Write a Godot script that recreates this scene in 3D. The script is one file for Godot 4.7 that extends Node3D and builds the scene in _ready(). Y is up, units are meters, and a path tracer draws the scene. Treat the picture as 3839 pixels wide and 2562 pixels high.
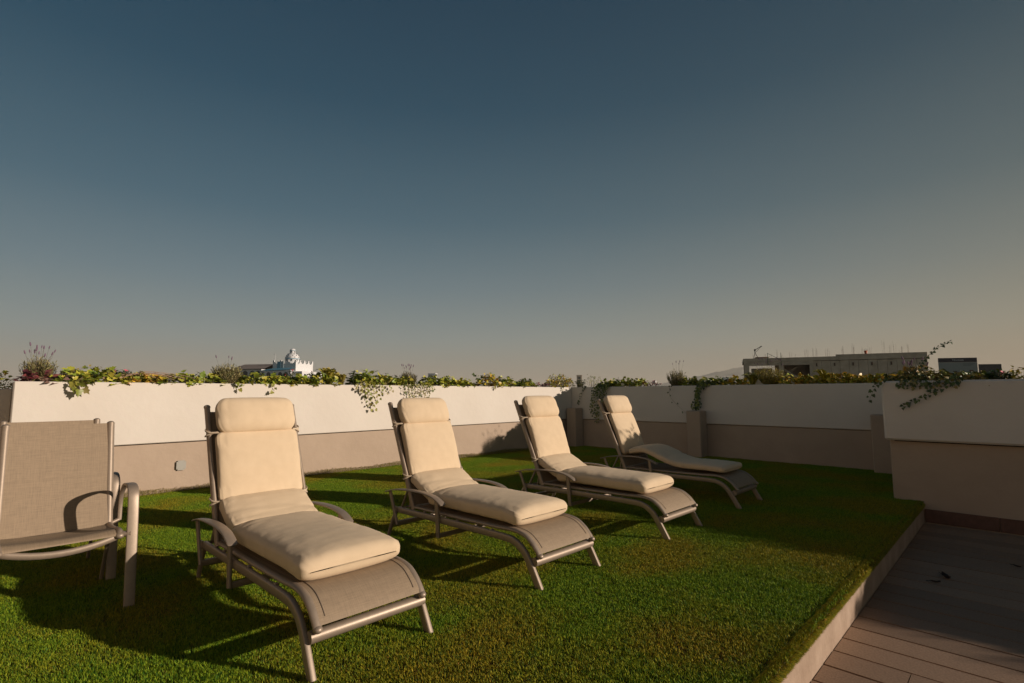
extends Node3D
# A roof terrace with artificial turf, four padded sun loungers and white planter walls, late sun from the right.

var used := {}
var part_names := {}
var M := {}
var noise := FastNoiseLite.new()

func _ready() -> void:
	# ---------------------------------------------------------------- camera, sky, sun, exposure
	var cam := Camera3D.new()
	cam.name = "camera"
	add_child(cam)
	cam.position = Vector3(-9.684, 1.2, 7.529)
	cam.rotation = Vector3(0.1017, -0.795, -0.0034)
	cam.fov = 67.3
	cam.near = 0.05
	cam.far = 20000.0
	cam.current = true

	var env := Environment.new()
	env.background_mode = Environment.BG_SKY
	var sky := Sky.new()
	var sm := PanoramaSkyMaterial.new()
	sm.panorama = sky_picture()
	sky.sky_material = sm
	env.sky = sky
	env.background_energy_multiplier = 1.0
	env.tonemap_mode = Environment.TONE_MAPPER_LINEAR
	env.tonemap_exposure = 1.0
	env.fog_enabled = true
	env.fog_density = 0.00011
	env.fog_light_color = Color(1.0, 0.965, 0.91)
	env.sdfgi_enabled = true
	env.ssao_enabled = true
	env.ssil_enabled = true
	var we := WorldEnvironment.new()
	we.name = "world_environment"
	we.environment = env
	add_child(we)

	var sun := DirectionalLight3D.new()
	sun.name = "sun"
	add_child(sun)
	sun.look_at_from_position(Vector3.ZERO, SUN, Vector3.UP)
	sun.light_energy = 1.5
	sun.light_color = Color(1.0, 0.93, 0.86)
	sun.light_angular_distance = 0.6
	sun.shadow_enabled = true

	noise.seed = 7
	noise.frequency = 1.0
	materials()
	setting()
	walls()
	added_bounce_house()
	lawn()
	deck()
	loungers()
	chairs()
	small_things()
	plants()
	background()

const SUN := Vector3(-0.38, -0.183, -0.60)

func sky_picture() -> ImageTexture:
	# clear evening air: deep blue above, warm dusty band low down, paler towards the sun
	var w := 512
	var h := 256
	var img := Image.create(w, h, false, Image.FORMAT_RGBF)
	var to_sun := -SUN.normalized()
	var stops := [0.0, 0.05, 0.1, 0.2, 0.32, 0.5, 0.63, 1.0]
	var cols := [Color(0.258, 0.236, 0.182), Color(0.246, 0.256, 0.226), Color(0.204, 0.256, 0.258), Color(0.116, 0.186, 0.224), Color(0.046, 0.116, 0.166), Color(0.008, 0.058, 0.104), Color(0.003, 0.040, 0.079), Color(0.002, 0.026, 0.056)]
	for y in h:
		var el := (0.5 - (y + 0.5) / h) * PI
		var s := maxf(sin(el), 0.0)
		var c: Color = cols[7]
		for k in 7:
			if s <= stops[k + 1]:
				c = cols[k].lerp(cols[k + 1], (s - stops[k]) / (stops[k + 1] - stops[k]))
				break
		for x in w:
			var az := (x + 0.5) / w * TAU
			var d := Vector3(sin(az) * cos(el), sin(el), -cos(az) * cos(el))
			var k := d.dot(to_sun)
			var g := pow(maxf(k * 0.5 + 0.5, 0.0), 2.2) * pow(1.0 - s, 2.2)
			var h2 := pow(maxf(k * 0.5 + 0.5, 0.0), 2.2) * pow(1.0 - s, 0.7)
			var o := Color(c.r + 0.155 * g, c.g * (1.0 - 0.20 * h2) + 0.070 * g, c.b * (1.0 - 0.42 * h2))
			img.set_pixel(x, y, Color(o.r, o.g, o.b))
	return ImageTexture.create_from_image(img)

# -------------------------------------------------------------------------------------------- helpers
func numbered(n: String) -> String:
	var k: int = used.get(n, 0)
	used[n] = k + 1
	return n if k == 0 else "%s_%03d" % [n, k]

func thing(n: String, label: String, category: String, at := Vector3.ZERO, turn := 0.0, group := "") -> Node3D:
	var o := Node3D.new()
	o.name = numbered(n)
	add_child(o)
	o.position = at
	o.rotation.y = turn
	o.set_meta("label", label)
	o.set_meta("category", category)
	if group != "":
		o.set_meta("group", group)
	return o

func part(parent: Node, n: String, mesh: Mesh, m: Material, at := Vector3.ZERO) -> MeshInstance3D:
	var o := MeshInstance3D.new()
	var key := str(parent.get_instance_id()) + n
	var k: int = part_names.get(key, 0)
	part_names[key] = k + 1
	o.name = n if k == 0 else "%s_%03d" % [n, k]
	o.mesh = mesh
	o.material_override = m
	o.position = at
	o.cast_shadow = GeometryInstance3D.SHADOW_CASTING_SETTING_ON
	parent.add_child(o, true)
	return o

func struct(n: String, mesh: Mesh, m: Material, at := Vector3.ZERO) -> MeshInstance3D:
	var o := part(self, n, mesh, m, at)
	o.set_meta("kind", "structure")
	return o

func S() -> SurfaceTool:
	var st := SurfaceTool.new()
	st.begin(Mesh.PRIMITIVE_TRIANGLES)
	st.set_smooth_group(0)
	return st

func done(st: SurfaceTool) -> ArrayMesh:
	st.generate_normals()
	return st.commit()

func tri(st: SurfaceTool, a: Vector3, b: Vector3, c: Vector3) -> void:
	st.add_vertex(a)
	st.add_vertex(b)
	st.add_vertex(c)

func quad(st: SurfaceTool, a: Vector3, b: Vector3, c: Vector3, d: Vector3) -> void:
	# a b c d run counter-clockwise seen from outside
	tri(st, a, c, b)
	tri(st, a, d, c)

func box(st: SurfaceTool, c: Vector3, s: Vector3, bevel := 0.0, bs := Basis.IDENTITY) -> void:
	st.set_smooth_group(-1)
	var h := s * 0.5
	if bevel <= 0.0:
		for ax in 3:
			for sg in [-1.0, 1.0]:
				var n := Vector3.ZERO
				n[ax] = sg
				var u := Vector3.ZERO
				u[(ax + 1) % 3] = 1.0
				var v := n.cross(u)
				quad(st, c + bs * ((n - u - v) * h), c + bs * ((n + u - v) * h), c + bs * ((n + u + v) * h), c + bs * ((n - u + v) * h))
		return
	var b := minf(bevel, minf(h.x, minf(h.y, h.z)) * 0.95)
	var k := h - Vector3(b, b, b)
	for ax in 3:
		for sg in [-1.0, 1.0]:
			var n := Vector3.ZERO
			n[ax] = sg
			var u := Vector3.ZERO
			u[(ax + 1) % 3] = 1.0
			var v := n.cross(u)
			var o := n * h
			var uk := u * k
			var vk := v * k
			quad(st, c + bs * (o - uk - vk), c + bs * (o + uk - vk), c + bs * (o + uk + vk), c + bs * (o - uk + vk))
	for ax in 3:
		var e := Vector3.ZERO
		e[ax] = k[ax]
		for s1 in [-1.0, 1.0]:
			for s2 in [-1.0, 1.0]:
				var u := Vector3.ZERO
				var v := Vector3.ZERO
				u[(ax + 1) % 3] = s1
				v[(ax + 2) % 3] = s2
				var p := u * h + v * k
				var q := u * k + v * h
				if s1 * s2 > 0:
					quad(st, c + bs * (p - e), c + bs * (q - e), c + bs * (q + e), c + bs * (p + e))
				else:
					quad(st, c + bs * (p + e), c + bs * (q + e), c + bs * (q - e), c + bs * (p - e))
	for sx in [-1.0, 1.0]:
		for sy in [-1.0, 1.0]:
			for sz in [-1.0, 1.0]:
				var g := Vector3(sx, sy, sz)
				var px := c + bs * (g * Vector3(h.x, k.y, k.z))
				var py := c + bs * (g * Vector3(k.x, h.y, k.z))
				var pz := c + bs * (g * Vector3(k.x, k.y, h.z))
				if sx * sy * sz > 0:
					tri(st, px, pz, py)
				else:
					tri(st, px, py, pz)

func boxm(c: Vector3, s: Vector3, bevel := 0.0, bs := Basis.IDENTITY) -> ArrayMesh:
	var st := S()
	box(st, c, s, bevel, bs)
	return done(st)

func span(x0: float, x1: float, y0: float, y1: float, z0: float, z1: float, bevel := 0.0) -> ArrayMesh:
	return boxm(Vector3((x0 + x1) / 2, (y0 + y1) / 2, (z0 + z1) / 2), Vector3(x1 - x0, y1 - y0, z1 - z0), bevel)

func oval(rx: float, ry: float, k := 10) -> Array:
	var a := []
	for i in k:
		a.append(Vector2(cos(TAU * i / k) * rx, sin(TAU * i / k) * ry))
	return a

func rrect(w: float, h: float, r: float) -> Array:
	var a := []
	for q in 4:
		var cx := (w / 2 - r) * (1.0 if q == 0 or q == 3 else -1.0)
		var cy := (h / 2 - r) * (1.0 if q < 2 else -1.0)
		for i in 3:
			var t := PI / 2 * q + PI / 4 * i
			a.append(Vector2(cx + cos(t) * r, cy + sin(t) * r))
	return a

func smooth(p: Array, sub: int) -> Array:
	var out := []
	for i in p.size() - 1:
		var a: Vector3 = p[maxi(i - 1, 0)]
		var b: Vector3 = p[i]
		var c: Vector3 = p[i + 1]
		var d: Vector3 = p[mini(i + 2, p.size() - 1)]
		for k in sub:
			out.append(b.cubic_interpolate(c, a, d, float(k) / sub))
	out.append(p[-1])
	return out

func zy(x: float, a: Array) -> Array:
	var out := []
	for q in a:
		out.append(Vector3(x, q[1], q[0]))
	return out

var plain := false
func sweep(st: SurfaceTool, pts: Array, side: Vector3, prof: Array, caps := true, sc := []) -> void:
	st.set_smooth_group(0)
	var n := pts.size()
	var m := prof.size()
	var rings := []
	var lens := [0.0]
	for i in n:
		var t: Vector3 = (pts[mini(i + 1, n - 1)] - pts[maxi(i - 1, 0)]).normalized()
		var b := (side - t * side.dot(t)).normalized()
		var nn := t.cross(b)
		var s := Vector2.ONE
		if sc.size() > 0:
			s = sc[i] if sc[i] is Vector2 else Vector2(sc[i], sc[i])
		var ring := PackedVector3Array()
		for q in prof:
			ring.append(pts[i] + b * q.x * s.x + nn * q.y * s.y)
		rings.append(ring)
		if i > 0:
			lens.append(lens[-1] + pts[i].distance_to(pts[i - 1]))
	for i in n - 1:
		for j in m:
			var j2 := (j + 1) % m
			var a: Vector3 = rings[i][j]
			var b: Vector3 = rings[i][j2]
			var c: Vector3 = rings[i + 1][j2]
			var d: Vector3 = rings[i + 1][j]
			var u0 := float(j) / m
			var u1 := float(j + 1) / m
			if plain:
				quad(st, a, b, c, d)
				continue
			st.set_uv(Vector2(u0, lens[i])); st.add_vertex(a)
			st.set_uv(Vector2(u1, lens[i + 1])); st.add_vertex(c)
			st.set_uv(Vector2(u1, lens[i])); st.add_vertex(b)
			st.set_uv(Vector2(u0, lens[i])); st.add_vertex(a)
			st.set_uv(Vector2(u0, lens[i + 1])); st.add_vertex(d)
			st.set_uv(Vector2(u1, lens[i + 1])); st.add_vertex(c)
	if caps:
		st.set_smooth_group(-1)
		for e in [0, n - 1]:
			var r: PackedVector3Array = rings[e]
			for j in range(1, m - 1):
				if e == 0:
					tri(st, r[0], r[j], r[j + 1])
				else:
					tri(st, r[0], r[j + 1], r[j])

func bar(st: SurfaceTool, a: Vector3, b: Vector3, prof: Array, side := Vector3.ZERO) -> void:
	var sd := side
	if sd == Vector3.ZERO:
		var t := (b - a).normalized()
		sd = Vector3.RIGHT if absf(t.x) < 0.8 else Vector3.UP
	sweep(st, [a, b], sd, prof)

func barm(a: Vector3, b: Vector3, prof: Array, side := Vector3.ZERO) -> ArrayMesh:
	var st := S()
	bar(st, a, b, prof, side)
	return done(st)

func sweepm(pts: Array, side: Vector3, prof: Array, caps := true, sc := []) -> ArrayMesh:
	var st := S()
	sweep(st, pts, side, prof, caps, sc)
	return done(st)

func lathe(st: SurfaceTool, prof: Array, c: Vector3, k := 20, smooth_it := true) -> void:
	# prof: (radius, height) from bottom to top
	st.set_smooth_group(0 if smooth_it else -1)
	for i in prof.size() - 1:
		for j in k:
			var a0 := TAU * j / k
			var a1 := TAU * (j + 1) / k
			var p: Vector2 = prof[i]
			var q: Vector2 = prof[i + 1]
			var a := c + Vector3(cos(a0) * p.x, p.y, sin(a0) * p.x)
			var b := c + Vector3(cos(a1) * p.x, p.y, sin(a1) * p.x)
			var d := c + Vector3(cos(a0) * q.x, q.y, sin(a0) * q.x)
			var e := c + Vector3(cos(a1) * q.x, q.y, sin(a1) * q.x)
			if p.x > 0.0:
				tri(st, a, b, e)
			if q.x > 0.0 or p.x > 0.0:
				tri(st, a, e, d)

func slab_poly(poly: PackedVector2Array, z0: float, z1: float) -> ArrayMesh:
	# a polygon in x, y given a thickness from z0 to z1
	var st := S()
	st.set_smooth_group(-1)
	var idx := Geometry2D.triangulate_polygon(poly)
	for i in range(0, idx.size(), 3):
		var a := poly[idx[i]]
		var b := poly[idx[i + 1]]
		var c := poly[idx[i + 2]]
		if (b - a).cross(c - a) < 0:
			var t := b
			b = c
			c = t
		tri(st, Vector3(a.x, a.y, z1), Vector3(c.x, c.y, z1), Vector3(b.x, b.y, z1))
		tri(st, Vector3(a.x, a.y, z0), Vector3(b.x, b.y, z0), Vector3(c.x, c.y, z0))
	var cw := Geometry2D.is_polygon_clockwise(poly)
	for i in poly.size():
		var a := poly[i]
		var b := poly[(i + 1) % poly.size()]
		if cw:
			var t := a
			a = b
			b = t
		quad(st, Vector3(a.x, a.y, z1), Vector3(b.x, b.y, z1), Vector3(b.x, b.y, z0), Vector3(a.x, a.y, z0))
	return done(st)

func ntex(freq: float, lo: Color, hi: Color, sd: int, octaves := 4, size := 512) -> NoiseTexture2D:
	var f := FastNoiseLite.new()
	f.seed = sd
	f.frequency = freq
	f.noise_type = FastNoiseLite.TYPE_SIMPLEX_SMOOTH
	f.fractal_octaves = octaves
	var g := Gradient.new()
	g.set_color(0, lo)
	g.set_color(1, hi)
	var t := NoiseTexture2D.new()
	t.width = size
	t.height = size
	t.seamless = true
	t.noise = f
	t.color_ramp = g
	return t

func nnorm(freq: float, bump: float, sd: int, octaves := 4, size := 512) -> NoiseTexture2D:
	var f := FastNoiseLite.new()
	f.seed = sd
	f.frequency = freq
	f.fractal_octaves = octaves
	var t := NoiseTexture2D.new()
	t.width = size
	t.height = size
	t.seamless = true
	t.as_normal_map = true
	t.bump_strength = bump
	t.noise = f
	return t

func lin(r: float, g: float, b: float) -> Color:
	return Color(r, g, b).linear_to_srgb()

func mat(c: Color, rough := 0.7, metal := 0.0) -> StandardMaterial3D:
	var m := StandardMaterial3D.new()
	m.albedo_color = c
	m.roughness = rough
	m.metallic = metal
	return m

func tripl(m: StandardMaterial3D, scale: float, tex: Texture2D, nrm: Texture2D, depth := 1.0, in_world := false) -> StandardMaterial3D:
	m.uv1_triplanar = true
	m.uv1_world_triplanar = in_world
	m.uv1_scale = Vector3(scale, scale, scale)
	if tex:
		m.albedo_texture = tex
	if nrm:
		m.normal_enabled = true
		m.normal_texture = nrm
		m.normal_scale = depth
	return m

func weave_picture() -> Image:
	# sling cloth: uneven warp and weft threads
	var n := 512
	var img := Image.create(n, n, false, Image.FORMAT_RGB8)
	var r := RandomNumberGenerator.new()
	r.seed = 11
	var wa := []
	var we := []
	for i in n:
		wa.append(r.randf())
		we.append(r.randf())
	for y in n:
		for x in n:
			var over := (int(x / 2) + int(y / 2)) % 2 == 0
			var run := noise.get_noise_2d(x * 0.012, y * 0.21) if over else noise.get_noise_2d(x * 0.21 + 90.0, y * 0.012)
			var v: float = 0.84 + 0.07 * (wa[int(x / 2)] if over else we[int(y / 2)]) + 0.13 * run
			img.set_pixel(x, y, Color(v, v, v * 0.99))
	return img

func rib_picture() -> Image:
	var img := Image.create(64, 64, false, Image.FORMAT_RGB8)
	for y in 64:
		for x in 64:
			var v := 0.5 + 0.5 * cos(TAU * x / 64.0 * 8.0)
			v = clampf(v * 1.6, 0.0, 1.0)
			img.set_pixel(x, y, Color(v, v, v))
	img.bump_map_to_normal_map(1.4)
	return img

func materials() -> void:
	var stucco := nnorm(0.035, 3.0, 3, 5)
	M.white = tripl(mat(lin(0.745, 0.68, 0.595), 0.85), 0.35, ntex(0.006, Color(0.975, 0.97, 0.965), Color(1, 1, 1), 21), stucco, 0.12, true)
	M.beige = tripl(mat(lin(0.485, 0.372, 0.275), 0.85), 0.5, ntex(0.006, Color(0.95, 0.945, 0.94), Color(1, 1, 1), 22), stucco, 0.2, true)
	M.kerb = tripl(mat(lin(0.44, 0.325, 0.235), 0.8), 0.7, ntex(0.01, Color(0.86, 0.84, 0.82), Color(1, 1, 1), 23), stucco, 0.4, true)
	M.soil = tripl(mat(lin(0.045, 0.03, 0.02), 0.95), 2.0, ntex(0.03, Color(0.5, 0.5, 0.5), Color(1, 1, 1), 24), nnorm(0.05, 8.0, 5), 1.0)
	M.frame = tripl(mat(lin(0.375, 0.295, 0.222), 0.47, 0.38), 3.0, ntex(0.02, Color(0.93, 0.93, 0.93), Color(1, 1, 1), 25), nnorm(0.2, 1.0, 6, 2, 256), 0.12)
	M.pad = tripl(mat(lin(0.73, 0.570, 0.385), 0.92), 2.2, ntex(0.008, Color(0.96, 0.955, 0.945), Color(1, 1, 1), 26), nnorm(0.16, 2.0, 8, 3), 0.3)
	M.pad.rim_enabled = true
	M.pad.rim = 0.15
	M.tie = mat(lin(0.62, 0.50, 0.36), 0.9)
	M.sling = mat(lin(0.41, 0.302, 0.20), 0.72)
	var wp := weave_picture()
	M.sling.albedo_texture = ImageTexture.create_from_image(wp)
	var wn := wp.duplicate()
	wn.bump_map_to_normal_map(0.7)
	M.sling.normal_enabled = true
	M.sling.normal_texture = ImageTexture.create_from_image(wn)
	M.sling.normal_scale = 0.4
	M.sling.uv1_scale = Vector3(1.7, 1.7, 1)
	M.seam = mat(lin(0.17, 0.13, 0.095), 0.85)
	M.turf_base = tripl(mat(lin(0.012, 0.013, 0.006), 0.95), 1.2, ntex(0.03, Color(0.55, 0.6, 0.5), Color(1, 1, 1), 27), null)
	M.blade = mat(Color(1, 1, 1), 0.5)
	M.blade.metallic_specular = 0.22
	M.blade.vertex_color_use_as_albedo = true
	M.blade.backlight = Color(0.70, 0.66, 0.20)
	M.deck = []
	var rib := ImageTexture.create_from_image(rib_picture())
	for k in 4:
		var t := 0.80 + 0.09 * k
		var m := mat(lin(0.38 * t, 0.25 * t, 0.165 * t), 0.62)
		m.albedo_texture = ntex(0.012, Color(0.82, 0.80, 0.78), Color(1, 1, 1), 40 + k)
		m.normal_enabled = true
		m.normal_texture = rib
		m.normal_scale = 0.6
		M.deck.append(m)
	M.skirt = tripl(mat(lin(0.16, 0.075, 0.05), 0.5), 1.2, ntex(0.02, Color(0.8, 0.8, 0.8), Color(1, 1, 1), 45), null)
	M.dark = mat(lin(0.02, 0.018, 0.016), 0.8)
	M.grey_metal = mat(lin(0.36, 0.345, 0.30), 0.5, 0.2)
	M.concrete = tripl(mat(lin(0.64, 0.52, 0.385), 0.9), 0.10, ntex(0.012, Color(0.86, 0.84, 0.82), Color(1, 1, 1), 46), nnorm(0.05, 3.0, 9), 0.1)
	M.rust = mat(lin(0.11, 0.06, 0.035), 0.8)
	M.chalk = tripl(mat(lin(0.78, 0.77, 0.76), 0.85), 0.2, ntex(0.02, Color(0.9, 0.9, 0.9), Color(1, 1, 1), 47), null)
	M.blue = mat(lin(0.10, 0.27, 0.36), 0.5)
	M.roof = tripl(mat(lin(0.36, 0.285, 0.24), 0.85), 0.5, ntex(0.02, Color(0.75, 0.75, 0.75), Color(1, 1, 1), 48), null)
	M.glass = mat(lin(0.025, 0.035, 0.045), 0.15)
	M.city = tripl(mat(lin(0.20, 0.19, 0.16), 0.95), 0.004, ntex(0.02, Color(0.6, 0.65, 0.55), Color(1, 1, 1), 49), null, 1.0, true)
	M.hill = tripl(mat(lin(0.55, 0.495, 0.42), 0.95), 0.004, ntex(0.02, Color(0.7, 0.75, 0.65), Color(1, 1, 1), 50), null, 1.0, true)  # paler than real slopes, so distance haze is partly in the colour
	M.leafy = mat(Color(1, 1, 1), 0.45)
	M.leafy.vertex_color_use_as_albedo = true
	M.leafy.backlight = Color(0.95, 0.90, 0.30)
	M.stem = mat(lin(0.16, 0.11, 0.06), 0.8)
	M.dry = mat(lin(0.42, 0.28, 0.19), 0.85)
	M.spike = mat(lin(0.19, 0.12, 0.17), 0.85)
	M.pink = mat(lin(0.70, 0.16, 0.20), 0.55)
	M.pink.backlight = Color(0.5, 0.2, 0.2)

# -------------------------------------------------------------------------------------------- setting
func setting() -> void:
	var pm := PlaneMesh.new()
	pm.size = Vector2(22000, 22000)
	struct("ground", pm, M.city, Vector3(0, -14, 0))
	struct("roof_slab", span(-15, 0.75, -0.75, -0.27, -1.1, 16), M.concrete)

func walls() -> void:
	# planter along the sunlit side
	var a := thing("planter_wall", "long sunlit white planter wall with beige base behind the lounger heads", "planter wall", Vector3(-4.7, 0, -0.35))
	var o := -a.position
	part(a, "panel", span(-9.49, 0.0, 0.618, 1.35, -0.08, 0.0, 0.008), M.white, o)
	part(a, "base", span(-9.46, 0.0, -0.1, 0.605, -0.20, -0.018), M.beige, o)
	part(a, "shadow_gap", span(-9.46, 0.0, 0.605, 0.7, -0.20, -0.085), M.beige, o)
	part(a, "end_panel", span(-9.49, -9.41, 0.618, 1.35, -0.62, -0.081, 0.008), M.white, o)
	part(a, "back_panel", span(-9.49, 0.0, 0.3, 1.35, -0.70, -0.62, 0.008), M.white, o)
	part(a, "soil", span(-9.41, 0.0, 0.7, 1.315, -0.619, -0.081), M.soil, o)
	# planter along the shaded end
	var b := thing("planter_wall", "shaded white planter wall with brown pillars behind the farthest lounger", "planter wall", Vector3(0.35, 0, 3.0))
	o = -b.position
	part(b, "panel", span(0.0, 0.08, 0.618, 1.35, -0.70, 6.39, 0.008), M.white, o)
	part(b, "base", span(0.022, 0.20, -0.1, 0.605, -0.2, 6.39), M.beige, o)
	part(b, "shadow_gap", span(0.085, 0.2, 0.605, 0.7, -0.2, 6.39), M.beige, o)
	part(b, "back_panel", span(0.62, 0.70, 0.3, 1.35, -0.70, 6.39, 0.008), M.white, o)
	part(b, "end_panel", span(0.08, 0.62, 0.3, 1.35, -0.70, -0.62, 0.008), M.white, o)
	part(b, "soil", span(0.081, 0.619, 0.7, 1.315, -0.619, 6.39), M.soil, o)
	for z in [[0.06, 0.315], [2.965, 3.24], [5.90, 6.17]]:
		part(b, "pillar", span(-0.285, -0.002, -0.1, 0.868, z[0], z[1], 0.012), M.beige, o)
	# planter by the deck
	var c := thing("planter_wall", "shaded white planter wall with overhanging panel beside the wooden deck", "planter wall", Vector3(-2.0, 0, 10.5))
	o = -c.position
	part(c, "panel", span(-2.45, -2.37, 0.665, 1.332, 6.40, 15.0, 0.02), M.white, o)
	part(c, "base", span(-2.355, -2.2, -0.30, 0.70, 6.43, 15.0, 0.01), M.beige, o)
	part(c, "end_panel", span(-2.37, 0.7, 0.665, 1.332, 6.40, 6.48, 0.008), M.white, o)
	part(c, "end_base", span(-2.2, 0.7, -0.3, 0.70, 6.43, 6.5), M.beige, o)
	part(c, "back_panel", span(-1.75, -1.67, 0.3, 1.332, 6.48, 15.0, 0.008), M.white, o)
	part(c, "soil", span(-2.369, -1.751, 0.65, 1.25, 6.481, 15.0), M.soil, o)
	var zt := 6.70
	while zt < 14.0:
		part(c, "skirting_tile", span(-2.372, -2.355, -0.215, -0.075, zt, zt + 0.594, 0.003), M.skirt, o)
		zt += 0.6
	# the set-back planter beyond the end of the sunlit one
	var d := thing("planter_wall", "set-back planter wall beyond the end of the long sunlit planter", "planter wall", Vector3(-12, 0, -0.7))
	o = -d.position
	part(d, "panel", span(-15.0, -9.492, 0.90, 1.275, -0.38, -0.30, 0.008), M.white, o)
	part(d, "base", span(-15.0, -9.492, -0.1, 0.89, -0.5, -0.36), M.beige, o)
	part(d, "back_panel", span(-15.0, -9.492, 0.3, 1.275, -1.0, -0.92, 0.008), M.white, o)
	part(d, "soil", span(-15.0, -9.492, 0.7, 1.2, -0.919, -0.381), M.soil, o)

func added_bounce_house() -> void:
	# added out of view: its sunlit front throws warm light back on the shaded planters
	var t := thing("added_bounce_house", "unseen beige house added beyond the armchairs to bounce warm light onto shaded planters", "building", Vector3(-17.0, 0, 6.5))
	var o := -t.position
	part(t, "wall", span(-20.0, -14.2, -0.7, 4.6, -1.0, 15.0), M.beige, o)
	part(t, "parapet", span(-20.1, -14.1, 4.6, 5.0, -1.1, 15.1, 0.02), M.white, o)
	for z in [2.0, 11.0]:
		var w := part(t, "window", span(-14.22, -14.16, 0.9, 2.3, z, z + 1.5), M.glass, o)
		part(w, "frame", span(-14.19, -14.13, 0.82, 0.9, z - 0.06, z + 1.56), M.frame)
	var d := part(t, "door", span(-14.22, -14.15, -0.2, 2.1, 8.0, 9.0, 0.01), M.frame, o)
	part(d, "handle", span(-14.14, -14.11, 0.95, 1.05, 8.1, 8.14, 0.005), M.grey_metal)

func lawn() -> void:
	var base := struct("lawn", span(-15.0, 0.02, -0.26, 0.0, -0.02, 6.6615), M.turf_base)
	struct("lawn_kerb", span(-15.0, -2.357, -0.27, -0.010, 6.662, 6.69, 0.003), M.kerb)
	var r := RandomNumberGenerator.new()
	r.seed = 5
	var variants := []
	for v in 4:
		var st := S()
		st.set_smooth_group(-1)
		for i in 640:
			var p := Vector3(r.randf_range(-0.068, 0.068), 0.0, r.randf_range(-0.068, 0.068))
			var ang := r.randf() * TAU
			var lean := r.randf_range(0.1, 0.75)
			var ln := r.randf_range(0.012, 0.023)
			var w := r.randf_range(0.0010, 0.0018)
			var dr := Vector3(cos(ang), 0, sin(ang))
			var sd := Vector3(-sin(ang), 0, cos(ang)).rotated(Vector3.UP, r.randf_range(-0.8, 0.8)) * w
			var k := r.randf()
			var col := Color(0.135, 0.225, 0.022).lerp(Color(0.45, 0.425, 0.030), r.randf())
			if k < 0.19:
				col = Color(0.46, 0.30, 0.075).lerp(Color(0.32, 0.22, 0.05), r.randf())
				ln *= 0.6
			elif k < 0.36:
				col = Color(0.06, 0.13, 0.02)
			st.set_color(col)
			var m := p + dr * ln * 0.35 * lean + Vector3.UP * ln * 0.55
			var t := p + dr * ln * lean + Vector3.UP * ln * (1.05 - 0.25 * lean)
			tri(st, p - sd, m - sd * 0.8, p + sd)
			tri(st, p + sd, m - sd * 0.8, m + sd * 0.8)
			tri(st, m - sd * 0.8, t, m + sd * 0.8)
		variants.append(done(st))
	var lists := [[], [], [], []]
	var tint := FastNoiseLite.new()
	tint.seed = 3
	tint.frequency = 0.9
	tint.fractal_octaves = 3
	var x := -11.2
	while x < 0.0:
		var z := 0.02
		while z < 6.68:
			var px := x + r.randf_range(-0.02, 0.02)
			var pz := z + r.randf_range(-0.02, 0.02)
			px = minf(px, -0.04)
			pz = clampf(pz, 0.04, 6.63 if px < -2.42 else 6.36)
			lists[r.randi() % 4].append([Transform3D(Basis(Vector3.UP, r.randf() * TAU).scaled(Vector3(1, 0.95 + 0.35 * tint.get_noise_2d(px * 2.0 + 40.0, pz * 2.0), 1)), Vector3(px, 0.0, pz)), tint.get_noise_2d(px, pz) * 1.7])
			z += 0.096
		x += 0.096
	# the turf laps over the kerb, and turns up against the sunlit wall
	x = -11.2
	while x < -2.45:
		for q in 3:
			var tilt := Basis(Vector3.RIGHT, 0.6 + 0.45 * q + 0.4 * r.randf()) * Basis.from_scale(Vector3(0.9, 1.15, 0.25)) * Basis(Vector3.UP, r.randf() * TAU)
			lists[r.randi() % 4].append([Transform3D(tilt, Vector3(x + r.randf() * 0.03, -0.003 - 0.012 * q, 6.668 + 0.013 * q)), 0.6])
		x += 0.055
	x = -11.2
	while x < -0.1:
		var up := Basis(Vector3.RIGHT, 1.25 + 0.2 * r.randf()) * Basis(Vector3.UP, r.randf() * TAU)
		lists[r.randi() % 4].append([Transform3D(up.scaled(Vector3.ONE * 0.65), Vector3(x, 0.022 + 0.012 * sin(x * 5.0), 0.004)), 0.6])
		x += 0.06
	for v in 4:
		var mm := MultiMesh.new()
		mm.transform_format = MultiMesh.TRANSFORM_3D
		mm.use_colors = true
		mm.mesh = variants[v]
		mm.instance_count = lists[v].size()
		for i in lists[v].size():
			mm.set_instance_transform(i, lists[v][i][0])
			var k: float = clampf(lists[v][i][1] * 0.9 + 0.45, 0.0, 1.0)
			mm.set_instance_color(i, Color(0.76, 1.0, 0.8).lerp(Color(1.16, 0.90, 0.95), k))
		var mi := MultiMeshInstance3D.new()
		mi.name = "turf" if v == 0 else "turf_%03d" % v
		mi.multimesh = mm
		mi.material_override = M.blade
		base.add_child(mi)
		mi.set_meta("kind", "stuff")

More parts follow.
